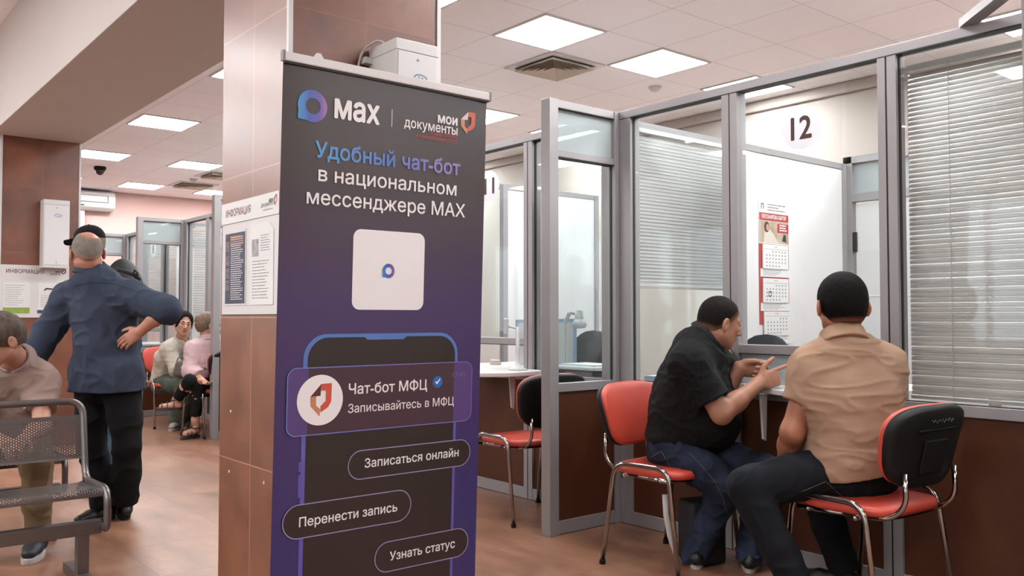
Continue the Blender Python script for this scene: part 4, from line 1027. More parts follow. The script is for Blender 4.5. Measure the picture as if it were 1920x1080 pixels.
b.obox(c + V(0, 0, .15), (du, nF, (0, 0, 1)), (wF / 2 + .005, .006, .012)); b.obox(c + du * wF / 2, (du, nF, (0, 0, 1)), (.012, .006, .155)); b.obox(c - du * wF / 2, (du, nF, (0, 0, 1)), (.005, .006, .155)); b.obox(c - V(0, 0, .153), (du, nF, (0, 0, 1)), (wF / 2, .006, .004))
b.build('frame', m_bl, t)
b = MB()
for k in (-1, 1): b.cyl(c + du * wF * .42 * k - V(0, 0, .155), V((c + du * wF * .42 * k)[0], (c + du * wF * .42 * k)[1], .77), .006, n=8)
b.build('stand_legs', M_OFFWH, t)
t = thing('desk_lamp', 'white swivel desk lamp behind booth 11 divider glass', 'lamp', PX(1062, 710, 6.0))
h = PX(1086, 590, 5.95); j = PX(1068, 586, 5.97); k_ = PX(1060, 605, 6.0); f0 = PX(1062, 690, 6.0)
MB().tube([k_, V(f0[0], f0[1], .77)], .008, 8).build('pole', M_WHITE, t)
MB().tube([k_, j], .014, 8).build('arm', M_WHITE, t); MB().tube([j, h], .010, 8).build('joint', M_WHITE, t)
b = MB(); b.lathe(h + V(0, 0, .03), [(.0, .0), (.028, -.0), (.03, -.055), (.032, -.06)], 24); hd = b.build('housing', M_OFFWH, t, smooth=True)
MB().lathe(h - V(0, 0, .03), [(.032, 0), (.05, -.03), (.052, -.045), (.04, -.06), (0, -.065)], 24).build('bulb_shade', M_WHITE, hd, smooth=True)
MB().cyl(V(f0[0], f0[1], .77), V(f0[0], f0[1], .785), .06).build('base', M_WHITE, t)
p = V(-4.13, 4.06, .77)
t = thing('printer', 'white printer on the clerk desk of booth 11', 'printer', p)
MB().box(p[0] - .2, p[0] + .2, p[1] - .16, p[1] + .16, .775, .86).build('body', M_BLACKP, t, bevel=.006)
MB().box(p[0] - .22, p[0] + .22, p[1] - .17, p[1] + .17, .862, .885).build('lid', M_WHITE, t, bevel=.006)
b = MB(); b.box(p[0] - .16, p[0] + .16, p[1] - .1, p[1] + .12, .886, .895); b.build('paper', M_PAPER, t)
MB().box(p[0] - .05, p[0] + .19, p[1] - .163, p[1] - .16, .79, .85).build('control_panel', M_STEEL, t)
t = thing('folder', 'red-edged folder lying on booth 11 clerk desk', 'folder', (-4.0, 3.92, .77))
MB().box(-4.36, -3.82, 3.875, 3.97, .771, .80).build('cover', M_RED, t, bevel=.004); MB().box(-4.35, -3.83, 3.873, 3.965, .776, .794).build('pages', M_LINE, t)
t = thing('stapler', 'small pale stapler box on far end of booth 11 counter', 'stapler', onZ(930, 684, .8585))
p = onZ(930, 684, .8585); MB().box(p[0] - .05, p[0] + .04, p[1] - .02, p[1] + .02, p[2], p[2] + .022).build('base', M_PNKW, t, bevel=.004); MB().box(p[0] - .05, p[0] + .03, p[1] - .015, p[1] + .015, p[2] + .024, p[2] + .036).build('arm', M_WHITE, t, bevel=.004)
# black bag with a white strap leaning under the chair of the man in black
t = thing('backpack', 'black bag with white strap standing under the chair of the man in black', 'bag', (-2.75, 3.42, 0))
MB().obox((-2.74, 3.46, .16), (nrm((.3, .9, 0)), nrm((-.9, .3, 0)), (0, 0, 1)), (.10, .07, .155)).build('body', mat('black_nylon', (16, 16, 18), rough=.7), t, bevel=.03, seg=4)
st = [onZ(1257, 925, .30), onZ(1263, 965, .22), onZ(1272, 1010, .12), onZ(1290, 1050, .04)]
st = [PX(1247, 927, 4.20), PX(1249, 965, 4.20), PX(1256, 1005, 4.21), PX(1266, 1037, 4.22), PX(1280, 1058, 4.24)]
MB().tube(st, [.014, .014, .013, .011, .006], 8, flat=.4, up=CF).build('strap', M_OFFWH, t, smooth=True)
# ------------------------------------------------------------------ implicit surfaces for figures
def vnoise(p, seed=0):
    """smooth value noise in [-1, 1] at points p (N, 3)"""
    i = np.floor(p).astype(np.int64); f = p - i; f = f * f * (3 - 2 * f); out = np.zeros(len(p))
    for dx in (0, 1):
        for dy in (0, 1):
            for dz in (0, 1):
                h = ((i[:, 0] + dx) * 374761393 + (i[:, 1] + dy) * 668265263 + (i[:, 2] + dz) * 2147483647 + seed * 974711) & 0xffffffff
                h = ((h ^ (h >> 13)) * 1274126177) & 0xffffffff; h = (h ^ (h >> 16)) & 0xffff
                wx = f[:, 0] if dx else 1 - f[:, 0]; wy = f[:, 1] if dy else 1 - f[:, 1]; wz = f[:, 2] if dz else 1 - f[:, 2]
                out += (h / 32767.5 - 1) * wx * wy * wz
    return out
class SDF:
    def __init__(s): s.p = []; s.clips = []; s.disp = None; s.amp = 0.0
    def cone(s, a, b, ra, rb, k=.02, sub=False, clip=None): s.p.append(('c', V(*a), V(*b), ra, rb, k, sub, clip)); return s
    def ball(s, c, r, k=.02, sub=False): return s.ell(c, np.eye(3), (r, r, r), k, sub)
    def ell(s, c, ax, rad, k=.02, sub=False, clip=None): s.p.append(('e', V(*c), np.array([nrm(q) for q in ax]), V(*rad), None, k, sub, clip)); return s
    def slab(s, a, b, side, ra, rb, k=.03, sub=False, clip=None):
        """tapering limb with an elliptic section: ra, rb = (half width along side, half depth)"""
        a, b = V(*a), V(*b); w_ = nrm(b - a); u = nrm(V(*side) - w_ * (V(*side) @ w_)); v = np.cross(w_, u)
        s.p.append(('s', a, b, ra, rb, k, sub, clip, (u, v, w_))); return s
    @staticmethod
    def d1(p, q):
        t = p[0]
        if t == 'c':
            a, b, ra, rb = p[1:5]; ba = b - a; l2 = ba @ ba + 1e-12; h = np.clip((q - a) @ ba / l2, 0, 1)
            d = np.linalg.norm(q - a - h[:, None] * ba, axis=1) - (ra + (rb - ra) * h)
        elif t == 'e':
            c, ax, r = p[1:4]; l = (q - c) @ ax.T; k0 = np.linalg.norm(l / r, axis=1); k1 = np.linalg.norm(l / (r * r), axis=1) + 1e-9
            d = np.where(k0 < 1e-3, -r.min(), k0 * (k0 - 1) / k1)
        else:
            a, b, ra, rb = p[1:5]; u, v, w_ = p[8]; L = np.linalg.norm(b - a); rel = q - a; z = rel @ w_; h = np.clip(z / L, 0, 1)
            ru = ra[0] + (rb[0] - ra[0]) * h; rv = ra[1] + (rb[1] - ra[1]) * h; ex = z - h * L
            x, y = rel @ u, rel @ v; rm = np.minimum(ru, rv)
            k0 = np.sqrt((x / ru) ** 2 + (y / rv) ** 2 + (ex / rm) ** 2) + 1e-9; k1 = np.sqrt((x / ru ** 2) ** 2 + (y / rv ** 2) ** 2 + (ex / rm ** 2) ** 2) + 1e-9
            d = np.where(k0 < 1e-3, -rm, k0 * (k0 - 1) / k1)
        if p[7] is not None:
            for cp, cn in p[7]: d = np.maximum(d, (q - cp) @ cn)
        return d
    def eval(s, q, idx=None):
        d = np.full(len(q), 1.0)
        for i in (range(len(s.p)) if idx is None else idx):
            p = s.p[i]; e = s.d1(p, q); k = p[5]
            if p[6]:
                h = np.clip(.5 - .5 * (d + e) / k, 0, 1); d = d * (1 - h) - e * h + k * h * (1 - h)
            else:
                h = np.clip(.5 + .5 * (e - d) / k, 0, 1); d = d * h + e * (1 - h) - k * h * (1 - h)
        return d
    def mesh(s, h, smooth=2):
        lo = []; hi = []
        for p in s.p:
            if p[6]: continue
            if p[0] == 'e': r = p[3].max(); lo.append(p[1] - r); hi.append(p[1] + r)
            else:
                r = max(np.max(p[3]), np.max(p[4])); lo.append(np.minimum(p[1], p[2]) - r); hi.append(np.maximum(p[1], p[2]) + r)
        lo = np.min(lo, 0) - .05; hi = np.max(hi, 0) + .05
        B = 10; nb = np.ceil((hi - lo) / (h * B)).astype(int); N = nb * B
        D = np.full(tuple(N), .2, np.float32)
        bi = np.array([(i, j, k) for i in range(nb[0]) for j in range(nb[1]) for k in range(nb[2])])
        cen = lo + (bi * B + (B - 1) / 2) * h; half = (B / 2) * h * 1.7321
        dp = np.stack([s.d1(p, cen) for p in s.p]); kk = np.array([p[5] for p in s.p]); sub = np.array([p[6] for p in s.p])
        near = dp < (half + 2 * kk[:, None] + .012)
        clipd = np.max(np.stack([(cen - cp) @ cn for cp, cn in s.clips]), 0) if s.clips else np.full(len(cen), -9.)
        full = s.eval(cen)
        full = np.maximum(full, clipd)
        off = np.stack(np.meshgrid(*[np.arange(B)] * 3, indexing='ij'), -1).reshape(-1, 3) * h
        for n in range(len(bi)):
            if full[n] > half + .03 + s.amp: continue
            i, j, k = bi[n] * B
            if full[n] < -(half + .03 + s.amp): D[i:i + B, j:j + B, k:k + B] = -.2; continue
            ids = np.nonzero(near[:, n])[0]
            if not len(ids): continue
            q = lo + bi[n] * B * h + off; d = s.eval(q, ids)
            if s.disp is not None: d = d + s.disp(q)
            for cp, cn in s.clips: d = np.maximum(d, (q - cp) @ cn)
            D[i:i + B, j:j + B, k:k + B] = d.reshape(B, B, B)
        D[0] = D[-1] = .2; D[:, 0] = D[:, -1] = .2; D[:, :, 0] = D[:, :, -1] = .2
        ins = D < 0
        c8 = [ins[dx:N[0] - 1 + dx, dy:N[1] - 1 + dy, dz:N[2] - 1 + dz] for dx in (0, 1) for dy in (0, 1) for dz in (0, 1)]
        cnt = sum(c.astype(np.int8) for c in c8); cell = np.argwhere((cnt > 0) & (cnt < 8))
        idx = np.full(cnt.shape, -1, np.int32); idx[tuple(cell.T)] = np.arange(len(cell))
        acc = np.zeros((len(cell), 3)); num = np.zeros(len(cell))
        for ax in range(3):
            o1, o2 = [q for q in range(3) if q != ax]
            for a in (0, 1):
                for b in (0, 1):
                    c0 = cell.copy(); c0[:, o1] += a; c0[:, o2] += b; c1 = c0.copy(); c1[:, ax] += 1
                    d0 = D[tuple(c0.T)]; d1_ = D[tuple(c1.T)]; m = (d0 < 0) != (d1_ < 0)
                    t = np.where(m, d0 / np.where(m, d0 - d1_, 1), 0); P = c0.astype(float); P[:, ax] += t
                    acc += P * m[:, None]; num += m
        vs = lo + acc / num[:, None] * h
        quads = []
        for ax in range(3):
            o1, o2 = (ax + 1) % 3, (ax + 2) % 3
            sl0 = [slice(1, n - 1) for n in N]; sl1 = list(sl0); sl1[ax] = slice(2, n_ if (n_ := N[ax]) else None)
            A = ins[tuple(sl0)]; Bm = ins[tuple(sl1)]
            e = np.argwhere(A != Bm) + 1; flip = A[tuple((e - 1).T)]
            def ci(a, b): c = e.copy(); c[:, o1] -= a; c[:, o2] -= b; return idx[tuple(c.T)]
            q = np.stack([ci(1, 1), ci(0, 1), ci(0, 0), ci(1, 0)], 1)
            q[~flip] = q[~flip][:, ::-1]; quads.append(q)
        q = np.vstack(quads); q = q[(q >= 0).all(1)]
        for _ in range(smooth):
            a = np.concatenate([q[:, i] for i in range(4)]); b = np.concatenate([q[:, (i + 1) % 4] for i in range(4)])
            s_ = np.zeros_like(vs); n_ = np.bincount(np.concatenate([a, b]), minlength=len(vs))
            for x in range(3): s_[:, x] = np.bincount(a, vs[b, x], len(vs)) + np.bincount(b, vs[a, x], len(vs))
            vs = .5 * vs + .5 * s_ / np.maximum(n_, 1)[:, None]
        me = bpy.data.meshes.new('m')
        me.vertices.add(len(vs)); me.vertices.foreach_set('co', vs.astype(np.float32).ravel())
        me.loops.add(q.size); me.loops.foreach_set('vertex_index', q.astype(np.int32).ravel())
        me.polygons.add(len(q)); me.polygons.foreach_set('loop_start', np.arange(0, q.size, 4, dtype=np.int32))
        me.update(calc_edges=True); me.validate()
        return me
    def build(s, name, material, parent, h=.006, smooth=2):
        me = s.mesh(h, smooth); me.name = name
        return link(name, me, material, parent, True, True)

# ------------------------------------------------------------------ figures
def skin(name, col): return mat(name, col, rough=.5, var=.06, vscale=14, bump=.05, bscale=160, spec=.4)
def cloth(name, col, **k):
    d = dict(rough=.9, var=.06, vscale=10, bump=.12, bscale=420, spec=.2); d.update(k); return mat(name, col, **d)
def hand(B, W, d, n, t, curls, thumb=(.9, .25, .35), sc=1.0, spread=0.0):
    """five-fingered hand into body B: wrist W, direction d, palm normal n, thumb side t; curls = bend of each finger (degrees per joint)"""
    W = V(*W); d = nrm(d); n = nrm(n - d * (V(*n) @ d)); t = nrm(t - d * (V(*t) @ d) - n * (V(*t) @ n))
    K = W + d * .088 * sc
    B.slab(W - d * .015, W + d * .03 * sc, t, (.030 * sc, .020 * sc), (.036 * sc, .017 * sc), .012)
    B.slab(W + d * .03 * sc, K - d * .008, t, (.038 * sc, .0165 * sc), (.041 * sc, .0135 * sc), .010)
    offs = (.031, .0105, -.0105, -.030); lens = ((.044, .026, .021), (.049, .030, .022), (.045, .028, .021), (.034, .021, .019)); rad = (.0092, .0094, .0090, .0080)
    for o, L, r, cu, sp in zip(offs, lens, rad, curls, (1, .3, -.3, -1)):
        p = K + t * o * sc - d * (.006 if abs(o) > .02 else 0); a = 0.0; base = nrm(d + t * spread * sp)
        for i in range(3):
            a += math.radians(cu[i]); dr = base * math.cos(a) + n * math.sin(a); q = p + dr * L[i] * sc
            B.cone(p, q, r * sc * (1 - .06 * i), r * sc * (.95 - .09 * i), .004); p = q
    p = W + d * .020 * sc + t * .026 * sc + n * .006; dr = nrm(d * thumb[0] * .75 + t * thumb[1] * 2.2 + n * thumb[2])
    q = p + dr * .042 * sc; B.cone(p, q, .017 * sc, .0125 * sc, .010)
    dr2 = nrm(dr + d * .55 - t * .25); r = q + dr2 * .032 * sc; B.cone(q, r, .0112 * sc, .0102 * sc, .004)
    dr3 = nrm(dr2 + d * .3 + n * .2); B.cone(r, r + dr3 * .024 * sc, .0100 * sc, .0082 * sc, .004)
def head(B, J, sc=1.0, fat=0.0):
    C, f, u = V(*J['head']), nrm(J['fwd']), V(*J['up']); u = nrm(u - f * (u @ f)); s = np.cross(f, u)
    M = lambda a, b, c: C + (a * f + b * u + c * s) * sc
    ax = (f, u, s); S = lambda *r: tuple(x * sc for x in r)
    B.ell(M(-.014, .032, 0), ax, S(.097, .086, .076), .02)
    B.ell(M(.026, -.030, 0), ax, S(.066, .082, .060 + fat * .4), .03)
    B.ell(M(.010, -.055, 0), ax, S(.070, .050, .056 + fat), .03)
    for q in (-1, 1):
        B.cone(M(-.005, -.058, q * .052), M(.058, -.094, q * .016), .020 * sc, .019 * sc, .025)
        B.ball(M(.064, -.022, q * .036), .021 * sc, .02)
        B.cone(M(.088, .020, q * .008), M(.072, .018, q * .046), .010 * sc, .009 * sc, .014)
        B.ball(M(.100, -.041, q * .011), .0095 * sc, .008)
        B.ell(M(.092, .001, q * .031), ax, S(.012, .011, .014), .012, True)
        et, eo_ = J.get('ear', (.45, .086)); B.ell(M(-.012, -.012, q * eo_), (nrm(f - s * q * et), u, nrm(s + f * q * et)), S(.021, .034, .0085), .008)
        B.ell(M(-.006, -.006, q * (eo_ + .009)), (nrm(f - s * q * et), u, nrm(s + f * q * et)), S(.012, .021, .0085), .003, True)
    B.cone(M(.092, .008, 0), M(.116, -.034, 0), .0085 * sc, .0125 * sc, .012)
    B.ball(M(.062, -.100, 0), .022 * sc, .025)
    B.cone(M(.088, -.062, -.018), M(.088, -.062, .018), .0075 * sc, .0075 * sc, .010); B.cone(M(.094, -.061, 0), M(.093, -.061, .001), .007 * sc, .007 * sc, .008)
    B.cone(M(.086, -.075, -.015), M(.086, -.075, .015), .008 * sc, .008 * sc, .010)
    B.ell(M(.098, -.0685, 0), ax, S(.010, .0016, .020), .004, True)
    return M, ax
def foot_dir(a, t): d = V(*t) - V(*a); d[2] = 0; return nrm(d)
def shoe(parent, an, toe, zf, m, m_sole, h=.006, sole_h=.022, wide=1.0, L=.27):
    d = foot_dir(an, toe); s = np.cross(d, _z); a = V(*an); base = V(a[0], a[1], zf)
    heel = base - d * .055; tip = base + d * (L - .075)
    S = SDF(); z = sole_h
    S.slab(heel + V(0, 0, z + .028), base + d * .10 + V(0, 0, z + .026), s, (.034 * wide, .036), (.044 * wide, .030), .02)
    S.slab(base + d * .10 + V(0, 0, z + .026), tip - d * .02 + V(0, 0, z + .016), s, (.044 * wide, .030), (.034 * wide, .022), .02)
    S.cone(base + V(0, 0, z + .03), base + V(0, 0, .10), .040, .044, .03)
    S.clips = [(base + V(0, 0, z), V(0, 0, -1)), (base + V(0, 0, .115), V(0, 0, 1))]
    o = S.build('shoe', m, parent, h)
    out = []
    for k in range(32):
        q = 2 * math.pi * k / 32; c, sn = math.cos(q), math.sin(q); x = -.062 + (L / 2) * (1 + c) ; ww = (.038 + .010 * math.sin(min(max(x / L, 0), 1) * math.pi)) * wide
        out.append(base + d * x + s * ww * (abs(sn) ** .7) * (1 if sn >= 0 else -1))
    MB().prism(out, (0, 0, sole_h)).build('sole', m_sole, o, bevel=.004)
    return o
def folds(amp, sc, seed, stretch=(1, 1, 1)):
    st = V(*stretch)
    def f(q):
        p = q * st / sc; w_ = vnoise(p * .45, seed + 5)[:, None] * .9
        n = vnoise(p + w_, seed); r = 1 - np.abs(n) * 1.6
        n2 = vnoise(p * 2.1 + w_, seed + 9)
        return -amp * (np.clip(r, 0, 1) ** 2.2) - amp * .25 * n2 + amp * .3
    return f
def person(name, label, J, C):
    """J joints, C options. Limbs: shL elL wrL ... hipL knL anL toeL"""
    base = V(J['pel'][0], J['pel'][1], 0.0)
    T = thing(name, label, 'person', base, group=None)
    h = C.get('h', .006); g = C.get('girth', 1.0); belly = C.get('belly', 0.0)
    side = nrm(V(*J['shR']) - V(*J['shL'])); hs = nrm(V(*J['hipR']) - V(*J['hipL'])); pel, ch, nk = V(*J['pel']), V(*J['chest']), V(*J['neck'])
    wa = (pel + ch) / 2 + V(*J.get('wa_off', (0, 0, 0)))
    fr = nrm(np.cross(_z, side)) if 'front' not in J else nrm(J['front'])
    C_, f, u = V(*J['head']), nrm(J['fwd']), V(*J['up'])
    B = SDF(); hsz = C.get('head', 1.0)
    def torso(S, t, k=.06):
        S.slab(pel, wa, hs, (.160 * g + t, .112 * g + t), (.150 * g + t + belly * .3, .112 * g + t + belly * .3), k)
        S.slab(wa, ch, side, (.150 * g + t + belly * .3, .112 * g + t + belly * .3), (.172 * g + t, .115 * g + t), k)
        S.slab(ch, ch + (nk - ch) * .72, side, (.172 * g + t, .115 * g + t), (.125 * g + t, .085 * g + t), k)
        if belly: S.ball(wa + fr * (.06 + belly * .6), .11 * g + t + belly * .3, .08)
        for L in 'LR':
            sh = V(*J['sh' + L]); S.cone(ch + (nk - ch) * .80, sh, .058 + t, .062 + t * .9, .05)
    torso(B, -.008)
    up_ = nrm(u - f * (u @ f))
    B.cone(nk - (C_ - nk) * .25, C_ + up_ * -.05 - f * .015, .064 * C.get('neckw', 1), .056 * C.get('neckw', 1), .03)
    M, ax = head(B, J, hsz, C.get('fat', 0.0))
    for L in 'LR':
        sh, el, wr = V(*J['sh' + L]), V(*J['el' + L]), V(*J['wr' + L]); am = C.get('arm', 1.0)
        B.cone(sh, el, .054 * am, .041 * am, .03); B.cone(el, el + (wr - el) * .4, .042 * am, .042 * am, .03); B.cone(el + (wr - el) * .35, wr, .042 * am, .0275 * am, .02)
        if 'hand' + L in C: hand(B, wr, *C['hand' + L])
        else:
            d = nrm(wr - el); n = nrm(np.cross(d, side)); hand(B, wr, d, n, np.cross(d, n), [(20, 25, 15)] * 4)
        hp, kn, an = V(*J['hip' + L]), V(*J['kn' + L]), V(*J['an' + L]); lg = C.get('leg', 1.0)
        B.cone(hp, kn, .080 * lg, .056 * lg, .04); B.cone(kn, kn + (an - kn) * .4, .056 * lg, .052 * lg, .03); B.cone(kn + (an - kn) * .35, an, .052 * lg, .038 * lg, .03)
        d = foot_dir(an, J['toe' + L]); zf = C.get('floor' + L, 0.0)
        B.cone(V(an[0], an[1], max(an[2], zf + .05)), V(an[0], an[1], zf + .05) - d * .03, .036, .032, .02); B.cone(V(an[0], an[1], zf + .045), V(an[0], an[1], zf + .036) + d * .13, .036, .030, .03)
    B.build('body', C['skin'], T, C.get('hb', h))
    # eyes and brows
    iris = mat('eye_dark', (34, 24, 20), rough=.15); ew = mat('eye_white', (196, 180, 170), rough=.3)
    if C.get('face', True):
        for q in (-1, 1):
            e = M(.0800, .0010, q * .031)
            eo = MB().lathe(e - f * 0, [(0, -.0115 * hsz), (.006 * hsz, -.0098 * hsz), (.0098 * hsz, -.006 * hsz), (.0115 * hsz, 0), (.0098 * hsz, .006 * hsz), (.006 * hsz, .0098 * hsz), (0, .0115 * hsz)], 16, f).build('eye', ew, T, smooth=True)
            gz = nrm(f + V(*C.get('gaze', (0, 0, 0))))
            MB().lathe(e + gz * .0085 * hsz, [(.0062 * hsz, 0), (.005 * hsz, .0026 * hsz), (0, .0036 * hsz)], 14, gz).build('iris', iris, eo, smooth=True)
            lid = SDF(); lid.cone(M(.0925, .008, q * .019), M(.0885, .007, q * .044), .0036 * hsz, .0032 * hsz, .004); lid.build('eyelid', C['skin'], T, .0022, 1)
            br = SDF(); br.cone(M(.0935, .021, q * .014), M(.0885, .025, q * .030), .0042 * hsz, .0040 * hsz, .004); br.cone(M(.0885, .025, q * .030), M(.074, .021, q * .048), .0040 * hsz, .0022 * hsz, .004)
            br.build('eyebrow', C['hair'], T, .0025, 1)
        lp = SDF(); lp.cone(M(.0955, -.0635, -.017), M(.0955, -.0635, .017), .0042 * hsz, .0042 * hsz, .004); lp.cone(M(.0935, -.0745, -.014), M(.0935, -.0745, .014), .0050 * hsz, .0050 * hsz, .004)
        lp.build('lips', C.get('lips', mat('lips', (176, 104, 90), rough=.45)), T, .0025, 1)
    # hair
    if 'hairfn' in C: C['hairfn'](M, ax, T, hsz)
    # trousers
    tr = C['trousers']; S = SDF()
    S.slab(pel - (wa - pel) * .15, pel + (wa - pel) * .75, hs, (.168 * g + .006, .120 * g + .006), (.158 * g + .004, .116 * g + .004), .05, clip=[(pel + (wa - pel) * tr.get('waist', .55), nrm(wa - pel))])
    for L in 'LR':
        hp, kn, an = V(*J['hip' + L]), V(*J['kn' + L]), V(*J['an' + L]); w_ = tr.get('w', 1.0); fl = tr.get('flare', 1.0)
        S.cone(hp, hp + (kn - hp) * .6, .098 * w_, .084 * w_, .05); S.cone(hp + (kn - hp) * .55, kn, .084 * w_, .074 * w_, .03)
        end = kn + (an - kn) * tr.get('len', 1.0); dd = nrm(an - kn)
        S.cone(kn, kn + (end - kn) * .5, .073 * w_, .066 * w_ * fl, .025); S.cone(kn + (end - kn) * .5, end + dd * .06, .066 * w_ * fl, .060 * w_ * fl, .025, clip=[(end, dd)])
    S.disp = folds(tr.get('amp', .006), tr.get('fs', .075), C.get('seed', 1), tr.get('stretch', (1, 1, 1))); S.amp = .012
    to = S.build('trousers', tr['m'], T, h)
    if 'belt' in C:
        wd_ = nrm(wa - pel); wp = pel + (wa - pel) * tr.get('waist', .55); Bl = SDF()
        Bl.slab(pel - (wa - pel) * .15, pel + (wa - pel) * .75, hs, (.168 * g + .012, .120 * g + .012), (.158 * g + .010, .116 * g + .010), .05); Bl.clips = [(wp + wd_ * .002, wd_), (wp - wd_ * .036, -wd_)]
        Bl.build('belt', C['belt'], T, h)
    # shirt
    st = C['shirt']; S = SDF(); th = st.get('t', .014); torso(S, th, .07)
    dn = nrm(pel - wa); hem = wa + (pel - wa) * st.get('hem', 1.15)
    S.slab(pel - dn * .02, pel + dn * .10, hs, (.172 * g + th, .122 * g + th), (.176 * g + th, .124 * g + th), .05)
    for L in 'LR':
        sh, el, wr = V(*J['sh' + L]), V(*J['el' + L]), V(*J['wr' + L]); am = C.get('arm', 1.0); sl = st.get('sleeve' + L, st.get('sleeve', .62)); sw = st.get('sw', 1.0)
        S.ball(sh, .066 + th * .5, .07)
        if sl <= 1.0:
            e = sh + (el - sh) * sl; dd = nrm(el - sh); S.cone(sh, e + dd * .06, (.058 * am + th) * sw, (.055 * am + th * 1.1) * sw, .055, clip=[(e, dd)])
        else:
            S.cone(sh, el, (.058 * am + th) * sw, (.050 * am + th) * sw, .03)
            e = el + (wr - el) * (sl - 1); dd = nrm(wr - el); S.cone(el, e + dd * .05, (.050 * am + th) * sw, (.044 * am + th) * sw, .03, clip=[(e, dd)])
    if st.get('hips'):
        for L in 'LR': hp = V(*J['hip' + L]); S.cone(hp + V(0, 0, .06), hp - V(0, 0, .14), .098 * tr.get('w', 1) + th, .102 * tr.get('w', 1) + th, .05)
    for c_, r_, k_ in st.get('extra', ()): S.ball(c_, r_, k_)
    nd = nrm(C_ - nk); S.clips = [(hem + V(*st.get('hem_off', (0, 0, 0))), nrm(V(*st['hem_n'])) if 'hem_n' in st else dn), (nk + nd * st.get('neck_cut', .022), nrm(nd + fr * st.get('ctilt', .35) * st.get('cclip', .45)))]
    S.disp = folds(st.get('amp', .007), st.get('fs', .085), C.get('seed', 1) + 3, st.get('stretch', (1, 1, 1.5))); S.amp = .014
    if st.get('open'): S.ell(nk + fr * .12 - nd * .01, (fr, side, nd), (.075, .022, .085), .01, True)
    so = S.build('shirt' if 'name' not in st else st['name'], st['m'], T, h)
    if st.get('collar', True):
        Cb = SDF(); nw = .064 * C.get('neckw', 1); cax = nrm(nd + fr * st.get('ctilt', .35))
        b0 = nk + nd * .0; 
        Cb.cone(b0 - cax * .02, b0 + cax * .055, nw + .034, nw + .016, .01); Cb.cone(b0 + cax * .0, b0 + cax * .12, nw + .006, nw + .004, .006, True)
        if st.get('open'): Cb.ell(b0 + fr * .115 - cax * .01, (fr, side, cax), (.085, .026, .09), .006, True)
        Cb.clips = [(b0 + cax * .042, cax), (b0 - cax * .022, -cax)]
        Cb.build('collar', st.get('cm', st['m']), T, .005)
    if C.get('shoes'):
        for L in 'LR':
            shoe(T, J['an' + L], J['toe' + L], C.get('floor' + L, 0.0), C['shoes'][0], C['shoes'][1], h, C.get('sole', .024))
    return T, M, ax
def fade_mat(name, hair, skin_c, var=.3):
    """hair clipped short at its edge: its own colour thins out to skin"""
    if name in MATS: return MATS[name]
    m = mat(name, hair, rough=.75, spec=.10); nt = m.node_tree; N = nt.nodes; L = nt.links; b = N['Principled BSDF']
    a = N.new('ShaderNodeAttribute'); a.attribute_name = 'fade'; t = N.new('ShaderNodeTexCoord')
    n = N.new('ShaderNodeTexNoise'); n.inputs['Scale'].default_value = 260; L.new(t.outputs['Object'], n.inputs['Vector'])
    n2 = N.new('ShaderNodeTexNoise'); n2.inputs['Scale'].default_value = 45; L.new(t.outputs['Object'], n2.inputs['Vector'])
    ad = N.new('ShaderNodeMath'); ad.operation = 'MULTIPLY_ADD'; ad.inputs[1].default_value = .36; ad.inputs[2].default_value = -.16; L.new(n.outputs['Fac'], ad.inputs[0])
    a2 = N.new('ShaderNodeMath'); a2.operation = 'ADD'; a2.use_clamp = True; L.new(ad.outputs[0], a2.inputs[0]); L.new(a.outputs['Fac'], a2.inputs[1])
    hv = N.new('ShaderNodeHueSaturation'); hv.inputs['Color'].default_value = srgb(*hair)
    m3 = N.new('ShaderNodeMath'); m3.operation = 'MULTIPLY_ADD'; m3.inputs[1].default_value = var * 4; m3.inputs[2].default_value = 1 - var * 2; L.new(n2.outputs['Fac'], m3.inputs[0]); L.new(m3.outputs[0], hv.inputs['Value'])
    mx = N.new('ShaderNodeMix'); mx.data_type = 'RGBA'; L.new(a2.outputs[0], mx.inputs[0]); mx.inputs[6].default_value = srgb(*skin_c); L.new(hv.outputs[0], mx.inputs[7]); L.new(mx.outputs[2], b.inputs['Base Color'])
    bp = N.new('ShaderNodeBump'); bp.inputs['Strength'].default_value = .35; bp.inputs['Distance'].default_value = .01; L.new(n.outputs['Fac'], bp.inputs['Height']); L.new(bp.outputs[0], b.inputs['Normal'])
    return m
def stitched(T, part, pts, name, m, r=.0016):
    """a sewn line lying on a garment, through bearings of the photograph"""
    bpy.context.view_layer.update()
    o = [c for c in T.children if c.name.split('.')[0] == part][0]; inv = o.matrix_world.inverted(); P = []
    for i in range(len(pts) - 1):
        for q in np.linspace(0, 1, 9)[:(9 if i == len(pts) - 2 else 8)]:
            x, y = V(*pts[i]) * (1 - q) + V(*pts[i + 1]) * q; d = ray(x, y)
            ok, loc, nor, _ = o.ray_cast(inv @ Vector(CC), (inv.to_3x3() @ Vector(d)).normalized())
            if ok: P.append(V(*(o.matrix_world @ loc)))
    if len(P) > 3: ORI[o.name] = ORI.get(o.name, V(0, 0, 0)); MB().tube(P, r, 5).build(name, m, o)
